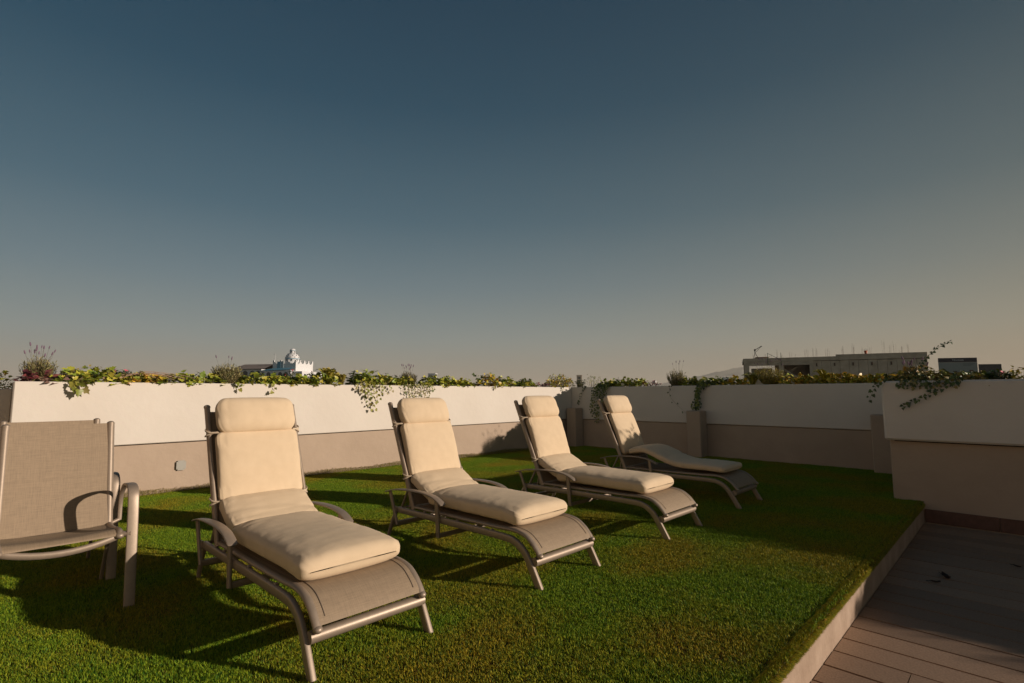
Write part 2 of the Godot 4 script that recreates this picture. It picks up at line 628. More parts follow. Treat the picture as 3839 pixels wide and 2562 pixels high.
func deck() -> void:
	var d := struct("deck", span(-15.0, -2.356, -0.27, -0.245, 6.691, 15.9), M.dark)
	var r := RandomNumberGenerator.new()
	r.seed = 9
	var shapes := {}
	var col := 0
	var x := -2.40
	while x > -9.5:
		var z := 6.695
		var ends := []
		var first := 0.345 if absf(x + 6.29) < 0.09 else r.randf_range(1.3, 3.6)
		ends.append(z + first)
		while ends[-1] < 11.0:
			ends.append(ends[-1] + 3.6)
		for e in ends:
			var ln: float = e - z - 0.004
			var st := S()
			var w := 0.0950
			# top with the ribs running along the board
			st.set_smooth_group(-1)
			var y := 0.0125
			var p := [Vector3(-w, y, 0), Vector3(w, y, 0), Vector3(w, y, ln), Vector3(-w, y, ln)]
			var u := [Vector2(0, 0), Vector2(2, 0), Vector2(2, ln * 10), Vector2(0, ln * 10)]
			for k in [0, 1, 2, 0, 2, 3]:
				st.set_uv(u[k])
				st.add_vertex(p[k])
			st.set_uv(Vector2(0.03, 0))
			quad(st, Vector3(w, y, 0), Vector3(-w, y, 0), Vector3(-w, -y, 0), Vector3(w, -y, 0))
			quad(st, Vector3(-w, y, ln), Vector3(w, y, ln), Vector3(w, -y, ln), Vector3(-w, -y, ln))
			quad(st, Vector3(-w, y, 0), Vector3(-w, y, ln), Vector3(-w, -y, ln), Vector3(-w, -y, 0))
			quad(st, Vector3(w, y, ln), Vector3(w, y, 0), Vector3(w, -y, 0), Vector3(w, -y, ln))
			st.generate_normals()
			st.generate_tangents()
			part(d, "plank", st.commit(), M.deck[r.randi() % 4], Vector3(x - 0.1025, -0.2315 + r.randf_range(-0.0012, 0.0012), z))
			z = e
		x -= 0.205
		col += 1

# -------------------------------------------------------------------------------------------- loungers
func pad_mesh(top: Array, thick: float, width: float, round_end: float, sq: float, sd: float, wrinkle: float, creases := [], drop := 0.5, plan := 0.05) -> ArrayMesh:
	# a stuffed pad whose upper side follows top (z, y); cross-sections are rounded rectangles
	var path := smooth(zy(0.0, top), 10)
	var n := path.size()
	var ctr := []
	var nrm := []
	var s := [0.0]
	for i in n:
		var t: Vector3 = (path[mini(i + 1, n - 1)] - path[maxi(i - 1, 0)]).normalized()
		var up := t.cross(Vector3.RIGHT)
		if up.y + up.z * 0.4 < 0:
			up = -up
		nrm.append(up)
		ctr.append(path[i] - up * thick * drop)
		if i > 0:
			s.append(s[-1] + path[i].distance_to(path[i - 1]))
	var total: float = s[-1]
	# end rings are packed closely so that the ends can round off
	var stations := []
	for k in 7:
		stations.append(round_end * (1.0 - cos(PI / 2 * k / 7.0)))
	var inner := int((total - 2 * round_end) / 0.014)
	for k in inner + 1:
		stations.append(round_end + (total - 2 * round_end) * k / inner)
	for k in range(6, -1, -1):
		stations.append(total - round_end * (1.0 - cos(PI / 2 * k / 7.0)))
	var m := 56
	var rings := []
	for q in stations:
		var i := 0
		while i < n - 2 and s[i + 1] < q:
			i += 1
		var f: float = clampf((q - s[i]) / maxf(s[i + 1] - s[i], 1e-6), 0.0, 1.0)
		var c: Vector3 = ctr[i].lerp(ctr[i + 1], f)
		var up: Vector3 = nrm[i].lerp(nrm[i + 1], f).normalized()
		var e: float = minf(q, total - q)
		var k := 1.0
		if e < round_end:
			k = sqrt(maxf(1.0 - pow(1.0 - e / round_end, 2.0), 0.0004))
		var kt := pow(k, 0.8)
		var kw := 1.0
		if e < plan:
			kw = 1.0 - 2.0 * plan * (1.0 - sqrt(maxf(1.0 - pow(1.0 - e / plan, 2.0), 0.0))) / width * 0.85
		var ring := PackedVector3Array()
		for j in m:
			var a := TAU * j / m
			var ca := cos(a)
			var sa := sin(a)
			var x: float = signf(ca) * pow(absf(ca), 2.0 / sq)
			var y: float = signf(sa) * pow(absf(sa), 2.0 / sq)
			var puff := 1.0 + 0.20 * (1.0 - x * x) * smoothstep(0.0, 0.12, e)
			var wv: float = noise.get_noise_3d(x * 2.2 + sd, q * 7.0, y * 1.3) * 0.0035
			wv += noise.get_noise_3d(x * 1.4 + sd * 2.0, q * 38.0, y * 0.8) * wrinkle * (0.25 + 0.75 * absf(x))
			for cr in creases:
				var dd: float = (q - cr[0] - cr[3] * x) / cr[1]
				wv -= cr[2] * exp(-dd * dd) * (0.55 + 0.45 * absf(x))
			# puckers where the cover is gathered at the corners
			if e < 0.10:
				wv += 0.005 * sin(j * 2.3 + sd) * sin(x * 21.0 + sd) * pow(absf(x), 3.0)
			var g := (1.0 if y > 0 else 0.45)
			ring.append(c + Vector3.RIGHT * x * width * 0.5 * (kw + wv * 0.4) + up * (y * thick * 0.5 * kt * (puff if y > 0 else 1.0) + wv * g * k))
		rings.append(ring)
	var st := S()
	for i in rings.size() - 1:
		for j in m:
			var j2 := (j + 1) % m
			quad(st, rings[i][j], rings[i + 1][j], rings[i + 1][j2], rings[i][j2])
	for e in [0, rings.size() - 1]:
		var mid := Vector3.ZERO
		for v in rings[e]:
			mid += v
		mid /= m
		for j in m:
			if e == 0:
				tri(st, mid, rings[e][j], rings[e][(j + 1) % m])
			else:
				tri(st, mid, rings[e][(j + 1) % m], rings[e][j])
	return done(st)

func sling_mesh(path: Array, half: float, sag: float) -> ArrayMesh:
	var st := S()
	var n := path.size()
	var k := 12
	var len := [0.0]
	for i in range(1, n):
		len.append(len[-1] + path[i].distance_to(path[i - 1]))
	var pos := func(i: int, j: int) -> Vector3:
		var u := float(j) / k * 2.0 - 1.0
		var t: Vector3 = (path[mini(i + 1, n - 1)] - path[maxi(i - 1, 0)]).normalized()
		var up := t.cross(Vector3.RIGHT)
		if up.y + 0.4 * up.z < 0:
			up = -up
		return path[i] + Vector3(u * half, 0, 0) - up * sag * (1.0 - u * u)
	for i in n - 1:
		for j in k:
			var ids := [[i, j], [i + 1, j + 1], [i + 1, j], [i, j], [i, j + 1], [i + 1, j + 1]]
			for q in ids:
				st.set_uv(Vector2(float(q[1]) / k * half * 2.0, len[q[0]]))
				st.add_vertex(pos.call(q[0], q[1]))
	st.generate_normals()
	st.generate_tangents()
	return st.commit()

func knob(c: Vector3, r: float) -> ArrayMesh:
	var st := S()
	var a := []
	for i in 9:
		var t := -PI / 2 + PI * i / 8.0
		a.append(Vector2(maxf(cos(t) * r, 0.0), sin(t) * r * 0.8))
	lathe(st, a, c, 14)
	return done(st)

func make_lounger(at: Vector3, turn: float, label: String) -> Node3D:
	var t := thing("sun_lounger", label, "sun lounger", at, turn, "sun loungers in a row on the turf")
	var flat := rrect(0.027, 0.047, 0.008)
	for s in [-1.0, 1.0]:
		var rail := smooth(zy(s * 0.302, [[-0.70, 0.252], [-0.3, 0.258], [0.2, 0.262], [0.54, 0.263], [0.64, 0.252], [0.715, 0.212], [0.765, 0.152]]), 6)
		part(t, "side_rail", sweepm(rail, Vector3.RIGHT, flat), M.frame)
		part(t, "front_leg", sweepm(zy(s * 0.302, [[0.762, 0.156], [0.795, 0.105], [0.858, 0.0]]), Vector3.RIGHT, rrect(0.028, 0.048, 0.007)), M.frame)
		part(t, "rear_leg", sweepm(smooth(zy(s * 0.285, [[-0.69, 0.258], [-0.76, 0.222], [-0.82, 0.12], [-0.872, 0.0]]), 5), Vector3.RIGHT, oval(0.013, 0.02)), M.frame)
		var tube := smooth(zy(s * 0.272, [[-0.55, 0.296], [0.0, 0.300], [0.45, 0.307], [0.60, 0.313], [0.70, 0.299], [0.763, 0.264], [0.803, 0.226], [0.828, 0.196]]), 6)
		var st := part(t, "sling_tube", sweepm(tube, Vector3.RIGHT, oval(0.021, 0.014, 12)), M.frame)
		part(st, "end_cap", knob(Vector3(s * 0.272, 0.192, 0.832), 0.021), M.frame)
		for z in [-0.35, 0.05, 0.42]:
			part(t, "spacer", boxm(Vector3(s * 0.292, 0.283, z), Vector3(0.022, 0.018, 0.02), 0.004), M.frame)
		# arm: a flat band that rises, arches and ends in a rounded tip
		var arm := smooth(zy(s * 0.345, [[-0.842, 0.383], [-0.70, 0.418], [-0.52, 0.438], [-0.32, 0.444], [-0.18, 0.432], [-0.095, 0.405], [-0.05, 0.380]]), 5)
		var sc := []
		for i in arm.size():
			var f := float(i) / (arm.size() - 1)
			var wd := lerpf(0.45, 1.0, smoothstep(0.0, 0.45, f))
			var e := minf(f, 1.0 - f) * 14.0
			wd *= sqrt(clampf(1.0 - pow(1.0 - clampf(e, 0.05, 1.0), 2.0), 0.1, 1.0))
			sc.append(Vector2(wd, lerpf(0.65, 1.0, minf(f * 3.0, 1.0))))
		part(t, "armrest", sweepm(arm, Vector3.RIGHT, rrect(0.056, 0.012, 0.005), true, sc), M.frame)
		part(t, "arm_post", barm(Vector3(s * 0.330, 0.420, -0.155), Vector3(s * 0.330, 0.140, -0.128), rrect(0.022, 0.036, 0.008), Vector3.RIGHT), M.frame)
		part(t, "arm_post", barm(Vector3(s * 0.330, 0.400, -0.790), Vector3(s * 0.330, 0.140, -0.672), rrect(0.02, 0.03, 0.008), Vector3.RIGHT), M.frame)
		part(t, "bracket", boxm(Vector3(s * 0.316, 0.262, -0.142), Vector3(0.02, 0.05, 0.035), 0.006), M.frame)
		part(t, "bracket", boxm(Vector3(s * 0.316, 0.252, -0.72), Vector3(0.02, 0.05, 0.035), 0.006), M.frame)
		# raised back
		var post := part(t, "back_post", barm(Vector3(s * 0.285, 0.275, -0.508), Vector3(s * 0.285, 1.116, -0.887), oval(0.017, 0.024, 12), Vector3.RIGHT), M.frame)
		part(post, "end_cap", knob(Vector3(s * 0.285, 1.116, -0.887), 0.021), M.frame)
		part(t, "prop_bar", barm(Vector3(s * 0.262, 0.46, -0.60), Vector3(s * 0.262, 0.255, -0.715), oval(0.010, 0.010, 8), Vector3.RIGHT), M.frame)
		part(t, "prop_link", barm(Vector3(s * 0.262, 0.40, -0.575), Vector3(s * 0.262, 0.265, -0.60), oval(0.008, 0.008, 8), Vector3.RIGHT), M.frame)
	part(t, "front_crossbar", barm(Vector3(-0.296, 0.156, 0.802), Vector3(0.296, 0.156, 0.802), oval(0.027, 0.027, 20)), M.frame)
	part(t, "rear_crossbar", barm(Vector3(-0.28, 0.115, -0.822), Vector3(0.28, 0.115, -0.822), rrect(0.03, 0.016, 0.005)), M.frame)
	part(t, "stay_bar", barm(Vector3(-0.325, 0.150, -0.128), Vector3(0.325, 0.150, -0.128), rrect(0.034, 0.016, 0.005)), M.frame)
	part(t, "stay_bar", barm(Vector3(-0.325, 0.150, -0.672), Vector3(0.325, 0.150, -0.672), rrect(0.034, 0.016, 0.005)), M.frame)
	part(t, "back_bar", barm(Vector3(-0.28, 0.29, -0.512), Vector3(0.28, 0.29, -0.512), oval(0.012, 0.012)), M.frame)
	part(t, "prop_rod", barm(Vector3(-0.27, 0.258, -0.712), Vector3(0.27, 0.258, -0.712), oval(0.009, 0.009, 8)), M.frame)
	var seat := part(t, "seat_sling", sling_mesh(smooth(zy(0.0, [[-0.54, 0.303], [0.0, 0.308], [0.45, 0.315], [0.60, 0.3225], [0.705, 0.308], [0.771, 0.271], [0.813, 0.232], [0.832, 0.205]]), 6), 0.262, 0.004), M.sling)
	for s in [-1.0, 1.0]:
		part(seat, "seam", sweepm(smooth(zy(s * 0.232, [[-0.5, 0.304], [0.0, 0.309], [0.45, 0.316], [0.60, 0.3235], [0.706, 0.309], [0.772, 0.272], [0.814, 0.233]]), 5), Vector3.RIGHT, oval(0.0022, 0.0010, 6)), M.seam)
	part(t, "back_sling", sling_mesh([Vector3(0, 0.31, -0.515), Vector3(0, 0.55, -0.625), Vector3(0, 0.85, -0.762), Vector3(0, 1.085, -0.868)], 0.27, 0.006), M.sling)
	return t

func tie(t: Node3D, y: float, z: float, s: float) -> void:
	# a cord from the cushion round the back post
	var p := [Vector3(s * 0.245, y - 0.005, z + 0.055), Vector3(s * 0.292, y - 0.004, z + 0.028), Vector3(s * 0.309, y + 0.006, z), Vector3(s * 0.30, y + 0.016, z - 0.026), Vector3(s * 0.262, y + 0.018, z - 0.024)]
	part(t, "tie", sweepm(smooth(p, 4), Vector3.UP, oval(0.0065, 0.003, 6)), M.tie)
	p = [Vector3(s * 0.25, y, z + 0.05), Vector3(s * 0.30, y - 0.018, z + 0.02), Vector3(s * 0.31, y - 0.03, z - 0.005), Vector3(s * 0.29, y - 0.026, z - 0.03)]
	part(t, "tie", sweepm(smooth(p, 4), Vector3.UP, oval(0.006, 0.003, 6)), M.tie)

func make_cushion(at: Vector3, turn: float, label: String, slumped: bool, sd: float) -> Node3D:
	var t := thing("lounger_cushion", label, "cushion", at, turn, "cream cushions on the loungers")
	var tip := 0.006 * sin(sd * 2.3)
	part(t, "head_pillow", pad_mesh([[-0.732, 0.938], [-0.765 + tip, 1.02], [-0.800 + tip, 1.095], [-0.830, 1.170 + tip]], 0.122, 0.515, 0.066, 3.2, sd, 0.0016, [], 0.0, 0.085), M.pad)
	if not slumped:
		part(t, "back_pad", pad_mesh([[-0.552, 0.523], [-0.585, 0.62], [-0.620, 0.74], [-0.667, 0.86], [-0.716, 0.968]], 0.092, 0.53, 0.026, 4.4, sd + 3.0, 0.0014), M.pad)
		part(t, "lumbar_pad", pad_mesh([[-0.594, 0.568], [-0.535, 0.548], [-0.465, 0.514], [-0.385, 0.474], [-0.295, 0.436]], 0.105, 0.54, 0.030, 3.8, sd + 5.0, 0.0022, [[0.20, 0.012, 0.005, 0.03], [0.25, 0.010, 0.004, -0.04 * sin(sd)]]), M.pad)
		part(t, "seat_pad", pad_mesh([[-0.368, 0.436], [-0.27, 0.447], [-0.1, 0.449], [0.12, 0.450], [0.38, 0.450 + 0.004 * sin(sd * 3.0)], [0.53, 0.448], [0.650 + 0.008 * sin(sd * 5.0), 0.437]], 0.124, 0.555, 0.054, 3.6, sd + 7.0, 0.0014, [[0.07, 0.014, 0.005, 0.05 * sin(sd * 1.7)], [0.13, 0.010, 0.003, -0.05]]), M.pad)
	else:
		part(t, "back_pad", pad_mesh([[-0.508, 0.46], [-0.55, 0.56], [-0.612, 0.73], [-0.665, 0.85], [-0.722, 0.966]], 0.080, 0.52, 0.028, 4.2, sd + 3.0, 0.0014), M.pad)
		part(t, "seat_pad", pad_mesh([[-0.50, 0.515], [-0.42, 0.545], [-0.30, 0.560], [-0.20, 0.545], [-0.09, 0.505], [0.05, 0.452], [0.2, 0.425], [0.45, 0.425], [0.70, 0.418]], 0.082, 0.545, 0.04, 4.2, sd + 7.0, 0.003, [[0.32, 0.012, 0.004, 0.02], [0.47, 0.014, 0.005, 0.03], [0.53, 0.01, 0.004, -0.02]]), M.pad)
	for s in [-1.0, 1.0]:
		tie(t, 0.955, -0.80, s)
		if not slumped:
			tie(t, 0.535, -0.622, s)
	return t

func loungers() -> void:
	var spots := [
		[-8.342, 4.470, 0.0, "sun lounger beside the two stacking armchairs, cushion on top", "cream cushion on the lounger beside the armchairs"],
		[-6.927, 4.500, 0.0, "second sun lounger counted from the armchairs", "cream cushion on the second lounger from the armchairs"],
		[-5.388, 4.535, 0.0, "third sun lounger from the armchairs, foot end dappled with shade", "cream cushion on the third lounger from the armchairs"],
		[-3.830, 4.525, 0.0, "shaded sun lounger closest to the pillared white wall", "cream cushion slumped and humped on the lounger near the pillars"]]
	for i in 4:
		var p: Array = spots[i]
		make_lounger(Vector3(p[0], 0, p[1]), p[2], p[3])
		make_cushion(Vector3(p[0], 0, p[1]), p[2], p[4], i == 3, 1.7 * i + 0.4)

# -------------------------------------------------------------------------------------------- chairs
func make_chair(at: Vector3, label: String) -> void:
	var t := thing("armchair", label, "armchair", at, 0.0, "taupe sling armchairs by the wall")
	for s in [-1.0, 1.0]:
		# local z = world z - 3.5
		var post := part(t, "back_post", sweepm(smooth(zy(s * 0.25, [[-0.105, 0.385], [-0.18, 0.60], [-0.25, 0.82], [-0.31, 1.015]]), 4), Vector3.RIGHT, oval(0.021, 0.023, 14)), M.frame)
		part(post, "end_cap", knob(Vector3(s * 0.25, 1.012, -0.31), 0.022), M.frame)
		var rail := part(t, "seat_rail", sweepm(smooth(zy(s * 0.25, [[-0.135, 0.392], [0.02, 0.388], [0.17, 0.405], [0.25, 0.412], [0.275, 0.400]]), 5), Vector3.RIGHT, oval(0.018, 0.022, 12)), M.frame)
		part(rail, "end_cap", knob(Vector3(s * 0.25, 0.396, 0.277), 0.023), M.frame)
		var arm := smooth(zy(s * 0.305, [[0.345, 0.0], [0.318, 0.2], [0.295, 0.40], [0.275, 0.56], [0.252, 0.632], [0.205, 0.660], [0.12, 0.662], [0.0, 0.640], [-0.085, 0.590], [-0.118, 0.52], [-0.122, 0.41]]), 6)
		var sc := []
		for i in arm.size():
			var f := float(i) / (arm.size() - 1)
			sc.append(Vector2(lerpf(1.0, 0.42, smoothstep(0.48, 0.85, f)), 1.0))
		part(t, "arm_loop", sweepm(arm, Vector3.RIGHT, rrect(0.055, 0.015, 0.006), true, sc), M.frame)
		part(t, "strut", barm(Vector3(s * 0.245, 0.403, 0.268), Vector3(s * 0.302, 0.403, 0.292), oval(0.017, 0.017, 10)), M.frame)
		part(t, "strut", barm(Vector3(s * 0.245, 0.392, -0.11), Vector3(s * 0.302, 0.415, -0.122), oval(0.012, 0.012, 10)), M.frame)
		part(t, "rear_leg", sweepm(smooth(zy(s * 0.262, [[-0.10, 0.39], [-0.19, 0.25], [-0.275, 0.10], [-0.33, 0.0]]), 4), Vector3.RIGHT, rrect(0.020, 0.028, 0.007)), M.frame)
	var bow := []
	for i in 13:
		var u := i / 6.0 - 1.0
		bow.append(Vector3(u * 0.248, 0.392 - 0.042 * (1.0 - u * u), 0.262 + 0.018 * (1.0 - u * u)))
	part(t, "front_bow", sweepm(bow, Vector3(0, 1, 0.1), oval(0.019, 0.012, 10)), M.frame)
	part(t, "rear_bar", barm(Vector3(-0.25, 0.385, -0.11), Vector3(0.25, 0.385, -0.11), oval(0.013, 0.013)), M.frame)
	part(t, "top_bar", barm(Vector3(-0.25, 0.985, -0.312), Vector3(0.25, 0.985, -0.312), oval(0.012, 0.012)), M.frame)
	part(t, "seat_sling", sling_mesh(smooth(zy(0.0, [[-0.12, 0.402], [0.02, 0.402], [0.15, 0.418], [0.235, 0.428], [0.278, 0.412], [0.288, 0.398]]), 4), 0.245, 0.012), M.sling)
	part(t, "back_sling", sling_mesh(smooth(zy(0.0, [[-0.085, 0.395], [-0.162, 0.60], [-0.232, 0.82], [-0.301, 1.016]]), 5), 0.245, 0.003), M.sling)

func chairs() -> void:
	make_chair(Vector3(-9.34, 0, 3.5), "taupe sling armchair with flat loop arms in front of its twin")
	make_chair(Vector3(-9.34, 0, 2.88), "taupe sling armchair standing behind its twin, closer to the wall")

func small_things() -> void:
	var b := thing("socket_box", "small grey metal cover box on the beige wall base", "box", Vector3(-7.92, 0.327, -0.018))
	var w := 0.052
	var h := 0.060
	var n := 0.014
	var poly := PackedVector2Array([Vector2(-w + n, -h), Vector2(w - n, -h), Vector2(w - n, -h + n), Vector2(w, -h + n), Vector2(w, h - n), Vector2(w - n, h - n), Vector2(w - n, h), Vector2(-w + n, h), Vector2(-w + n, h - n), Vector2(-w, h - n), Vector2(-w, -h + n), Vector2(-w + n, -h + n)])
	part(b, "cover", slab_poly(poly, 0.020, 0.026), M.grey_metal)
	part(b, "body", boxm(Vector3(0, 0, 0.0105), Vector3(0.078, 0.092, 0.019), 0.003), M.dark)
	for q in [Vector2(0.042, 0.048), Vector2(-0.042, -0.048), Vector2(-0.042, 0.048), Vector2(0.042, -0.048)]:
		part(b, "screw", boxm(Vector3(q.x * 0.8, q.y * 0.86, 0.027), Vector3(0.006, 0.006, 0.003), 0.001), M.frame)
	var dry := mat(lin(0.05, 0.035, 0.03), 0.8)
	var bits := [[-4.43, 7.03, 0.055, 0.5, "curled dark dead leaf with stalk lying on the deck"], [-4.60, 6.985, 0.03, 2.0, "small brown leaf scrap beside the curled dead leaf"], [-3.70, 7.42, 0.028, 1.0, "lone leaf scrap on the deck near the skirting"]]
	for q in bits:
		var l := thing("dead_leaf", q[4], "leaf", Vector3(q[0], -0.218, q[1]), q[3], "dead leaves on the deck")
		var st := S()
		for i in 6:
			var a0 := Vector3(-1.0 + i / 3.0, 0, 0)
			var a1 := Vector3(-1.0 + (i + 1) / 3.0, 0, 0)
			var w0 := 0.45 * sqrt(maxf(1.0 - a0.x * a0.x, 0.0)) * (0.8 + 0.2 * sin(i * 2.0))
			var w1 := 0.45 * sqrt(maxf(1.0 - a1.x * a1.x, 0.0)) * (0.8 + 0.2 * sin(i * 2.0 + 2.0))
			var y0 := 0.12 + 0.25 * a0.x * a0.x
			var y1 := 0.12 + 0.25 * a1.x * a1.x
			for s in [-1.0, 1.0]:
				quad(st, Vector3(a0.x, y0 - 0.1, 0) * q[2], Vector3(a1.x, y1 - 0.1, 0) * q[2], Vector3(a1.x, y1 + 0.25, s * w1) * q[2], Vector3(a0.x, y0 + 0.25, s * w0) * q[2])
		part(l, "blade", done(st), dry)
		part(l, "stalk", sweepm([Vector3(q[2], 0.01, 0), Vector3(q[2] * 1.5, 0.006, q[2] * 0.15), Vector3(q[2] * 2.0, 0.008, q[2] * 0.1)], Vector3.UP, oval(0.003, 0.003, 5)), dry)

# -------------------------------------------------------------------------------------------- plants
func leaf(st: SurfaceTool, p: Vector3, dr: Vector3, up: Vector3, ln: float, w: float, col: Color, fold := 0.25, curl := 0.15) -> void:
	var side := dr.cross(up).normalized()
	var n := side.cross(dr).normalized()
	st.set_color(col)
	var ml := p + dr * ln * 0.42 - side * w * 0.5 + n * fold * w
	var mr := p + dr * ln * 0.42 + side * w * 0.5 + n * fold * w
	var mc := p + dr * ln * 0.45
	var tp := p + dr * ln - n * curl * ln
	tri(st, p, ml, mc)
	tri(st, p, mc, mr)
	tri(st, ml, tp, mc)
	tri(st, mc, tp, mr)

const IVY := [Vector2(0.0, 0.0), Vector2(0.30, -0.08), Vector2(0.50, 0.18), Vector2(0.30, 0.36), Vector2(0.36, 0.62), Vector2(0.15, 0.66), Vector2(0.0, 1.0), Vector2(-0.15, 0.66), Vector2(-0.36, 0.62), Vector2(-0.30, 0.36), Vector2(-0.50, 0.18), Vector2(-0.30, -0.08)]

func ivy_leaf(st: SurfaceTool, p: Vector3, dr: Vector3, up: Vector3, ln: float, col: Color) -> void:
	var side := dr.cross(up).normalized()
	var n := side.cross(dr).normalized()
	st.set_color(col)
	var c := p + dr * ln * 0.35
	for i in IVY.size():
		var a: Vector2 = IVY[i]
		var b: Vector2 = IVY[(i + 1) % IVY.size()]
		tri(st, c, p + (side * a.x + dr * a.y + n * (0.35 * absf(a.x) - 0.12 * a.y)) * ln, p + (side * b.x + dr * b.y + n * (0.35 * absf(b.x) - 0.12 * b.y)) * ln)

func twig(st: SurfaceTool, pts: Array, r0: float, r1: float, k := 5) -> void:
	var sc := []
	for i in pts.size():
		sc.append(lerpf(r0, r1, float(i) / maxi(pts.size() - 1, 1)))
	sweep(st, pts, Vector3(0.31, 0.2, 0.93), oval(1.0, 1.0, k), true, sc)

func rdir(r: RandomNumberGenerator, lo: float, hi: float) -> Vector3:
	# a direction whose height above the level lies between lo and hi (radians)
	var e := r.randf_range(lo, hi)
	var a := r.randf() * TAU
	return Vector3(cos(a) * cos(e), sin(e), sin(a) * cos(e))

func pick(r: RandomNumberGenerator, cols: Array) -> Color:
	var a: Color = cols[r.randi() % cols.size()]
	var b: Color = cols[r.randi() % cols.size()]
	return a.lerp(b, r.randf())

const GREEN := [Color(0.249, 0.312, 0.034), Color(0.398, 0.395, 0.042), Color(0.167, 0.232, 0.030), Color(0.531, 0.450, 0.067)]
const DARK := [Color(0.058, 0.108, 0.024), Color(0.088, 0.141, 0.027), Color(0.049, 0.083, 0.024)]
const GOLD := [Color(0.750, 0.479, 0.051), Color(0.479, 0.394, 0.034), Color(0.652, 0.338, 0.043)]
const VARIEG := [Color(0.376, 0.376, 0.076), Color(0.575, 0.486, 0.187), Color(0.265, 0.243, 0.051), Color(0.420, 0.265, 0.085)]
const WINE := [Color(0.128, 0.027, 0.033), Color(0.210, 0.053, 0.053), Color(0.090, 0.030, 0.038), Color(0.240, 0.135, 0.090)]

# low mound of leaves with a few stems under it
func mound(called: String, label: String, cat: String, at: Vector3, size: Vector3, n: int, ln: float, cols: Array, lobed: bool, sd: int, group: String) -> Node3D:
	var r := RandomNumberGenerator.new()
	r.seed = sd
	var t := thing(called, label, cat, at, 0.0, group)
	var st := S()
	var sb := S()
	for i in n:
		var q := Vector3(r.randf_range(-1, 1), 0, r.randf_range(-1, 1))
		var bump := 0.68 + 0.6 * noise.get_noise_2d((at.x + q.x * size.x) * 6.0 + sd, (at.z + q.z * size.z) * 6.0)
		var top: float = clampf(bump, 0.15, 1.0) * sqrt(maxf(1.0 - q.x * q.x * 0.8 - q.z * q.z * 0.3, 0.05))
		q.y = top * (1.0 - pow(r.randf(), 2.5) * 0.9)
		var p := q * size
		var d := (rdir(r, -0.3, 0.9) + Vector3(q.x, 0.1, q.z) * 0.4).normalized()
		var up := (Vector3(0, 0.6, 0) - SUN * 0.9 + rdir(r, -0.6, 1.2) * 0.8).normalized()
		var l := ln * r.randf_range(0.6, 1.25)
		if lobed:
			ivy_leaf(st, p, d, up, l, pick(r, cols))
		else:
			leaf(st, p, d, up, l, l * r.randf_range(0.42, 0.6), pick(r, cols))
		if i % 7 == 0:
			twig(sb, [Vector3(p.x * 0.6, -0.02, p.z * 0.6), Vector3(p.x * 0.85, p.y * 0.5, p.z * 0.85), p], 0.003, 0.0015, 4)
	part(t, "foliage", done(st), M.leafy).set_meta("kind", "stuff")
	part(t, "stems", done(sb), M.stem).set_meta("kind", "stuff")
	return t

func lavender(label: String, at: Vector3, h: float, w: float, n: int, spikes: int, sd: int, tone: Array) -> void:
	var r := RandomNumberGenerator.new()
	r.seed = sd
	var t := thing("lavender_bush", label, "lavender", at, 0.0, "lavender bushes in the planters")
	var st := S()
	var sb := S()
	for i in n:
		var a := r.randf() * TAU
		var f := sqrt(r.randf())
		var base := Vector3(cos(a) * f * 0.05, -0.02, sin(a) * f * 0.05)
		var hh := h * r.randf_range(0.62, 1.0) * (1.0 - 0.25 * f * f)
		var tip := Vector3(cos(a) * f * w, hh, sin(a) * f * w) + Vector3(r.randf_range(-1, 1), 0, r.randf_range(-1, 1)) * 0.02
		var mid := base.lerp(tip, 0.5) + Vector3(cos(a), 0, sin(a)) * f * w * 0.12
		twig(sb, [base, mid, tip], 0.0022, 0.0012, 4)
		for k in 15:
			var q := 0.16 + 0.84 * k / 14.0
			var p := base.bezier_interpolate(mid, mid, tip, q)
			var d := (rdir(r, 0.1, 1.1) + (tip - base).normalized() * 0.6).normalized()
			leaf(st, p, d, rdir(r, -0.5, 1.5), r.randf_range(0.03, 0.055), r.randf_range(0.006, 0.011), pick(r, tone), 0.2, 0.05)
	var sm := S()
	lathe(sm, [Vector2(0.0, 0.0), Vector2(0.006, 0.006), Vector2(0.0075, 0.02), Vector2(0.0065, 0.036), Vector2(0.003, 0.047), Vector2(0.0, 0.05)], Vector3.ZERO, 7, false)
	var spike := done(sm)
	for i in spikes:
		var a := r.randf() * TAU
		var f := sqrt(r.randf()) * 0.95
		var base := Vector3(cos(a) * f * w * 0.6, h * 0.6, sin(a) * f * w * 0.6)
		var tip := Vector3(cos(a) * f * w * 1.15, h * r.randf_range(1.0, 1.42), sin(a) * f * w * 1.15)
		twig(sb, [base, base.lerp(tip, 0.5), tip], 0.0013, 0.001, 4)
		var o := part(t, "flower_spike", spike, M.spike, tip)
		o.rotation = Vector3(sin(a) * f * 0.4, 0, -cos(a) * f * 0.4)
		o.scale = Vector3.ONE * r.randf_range(0.7, 1.1)
	part(t, "foliage", done(st), M.leafy).set_meta("kind", "stuff")
	part(t, "stems", done(sb), M.stem).set_meta("kind", "stuff")

func flower_mesh() -> ArrayMesh:
	var st := S()
	for k in 5:
		var a := TAU * k / 5.0
		var d := Vector3(cos(a), 0.35, sin(a)).normalized()
		leaf(st, Vector3.ZERO, d, Vector3.UP, 0.04, 0.032, Color.WHITE, 0.1, 0.2)
	lathe(st, [Vector2(0.002, -0.03), Vector2(0.006, -0.01), Vector2(0.010, 0.0)], Vector3.ZERO, 7)
	return done(st)

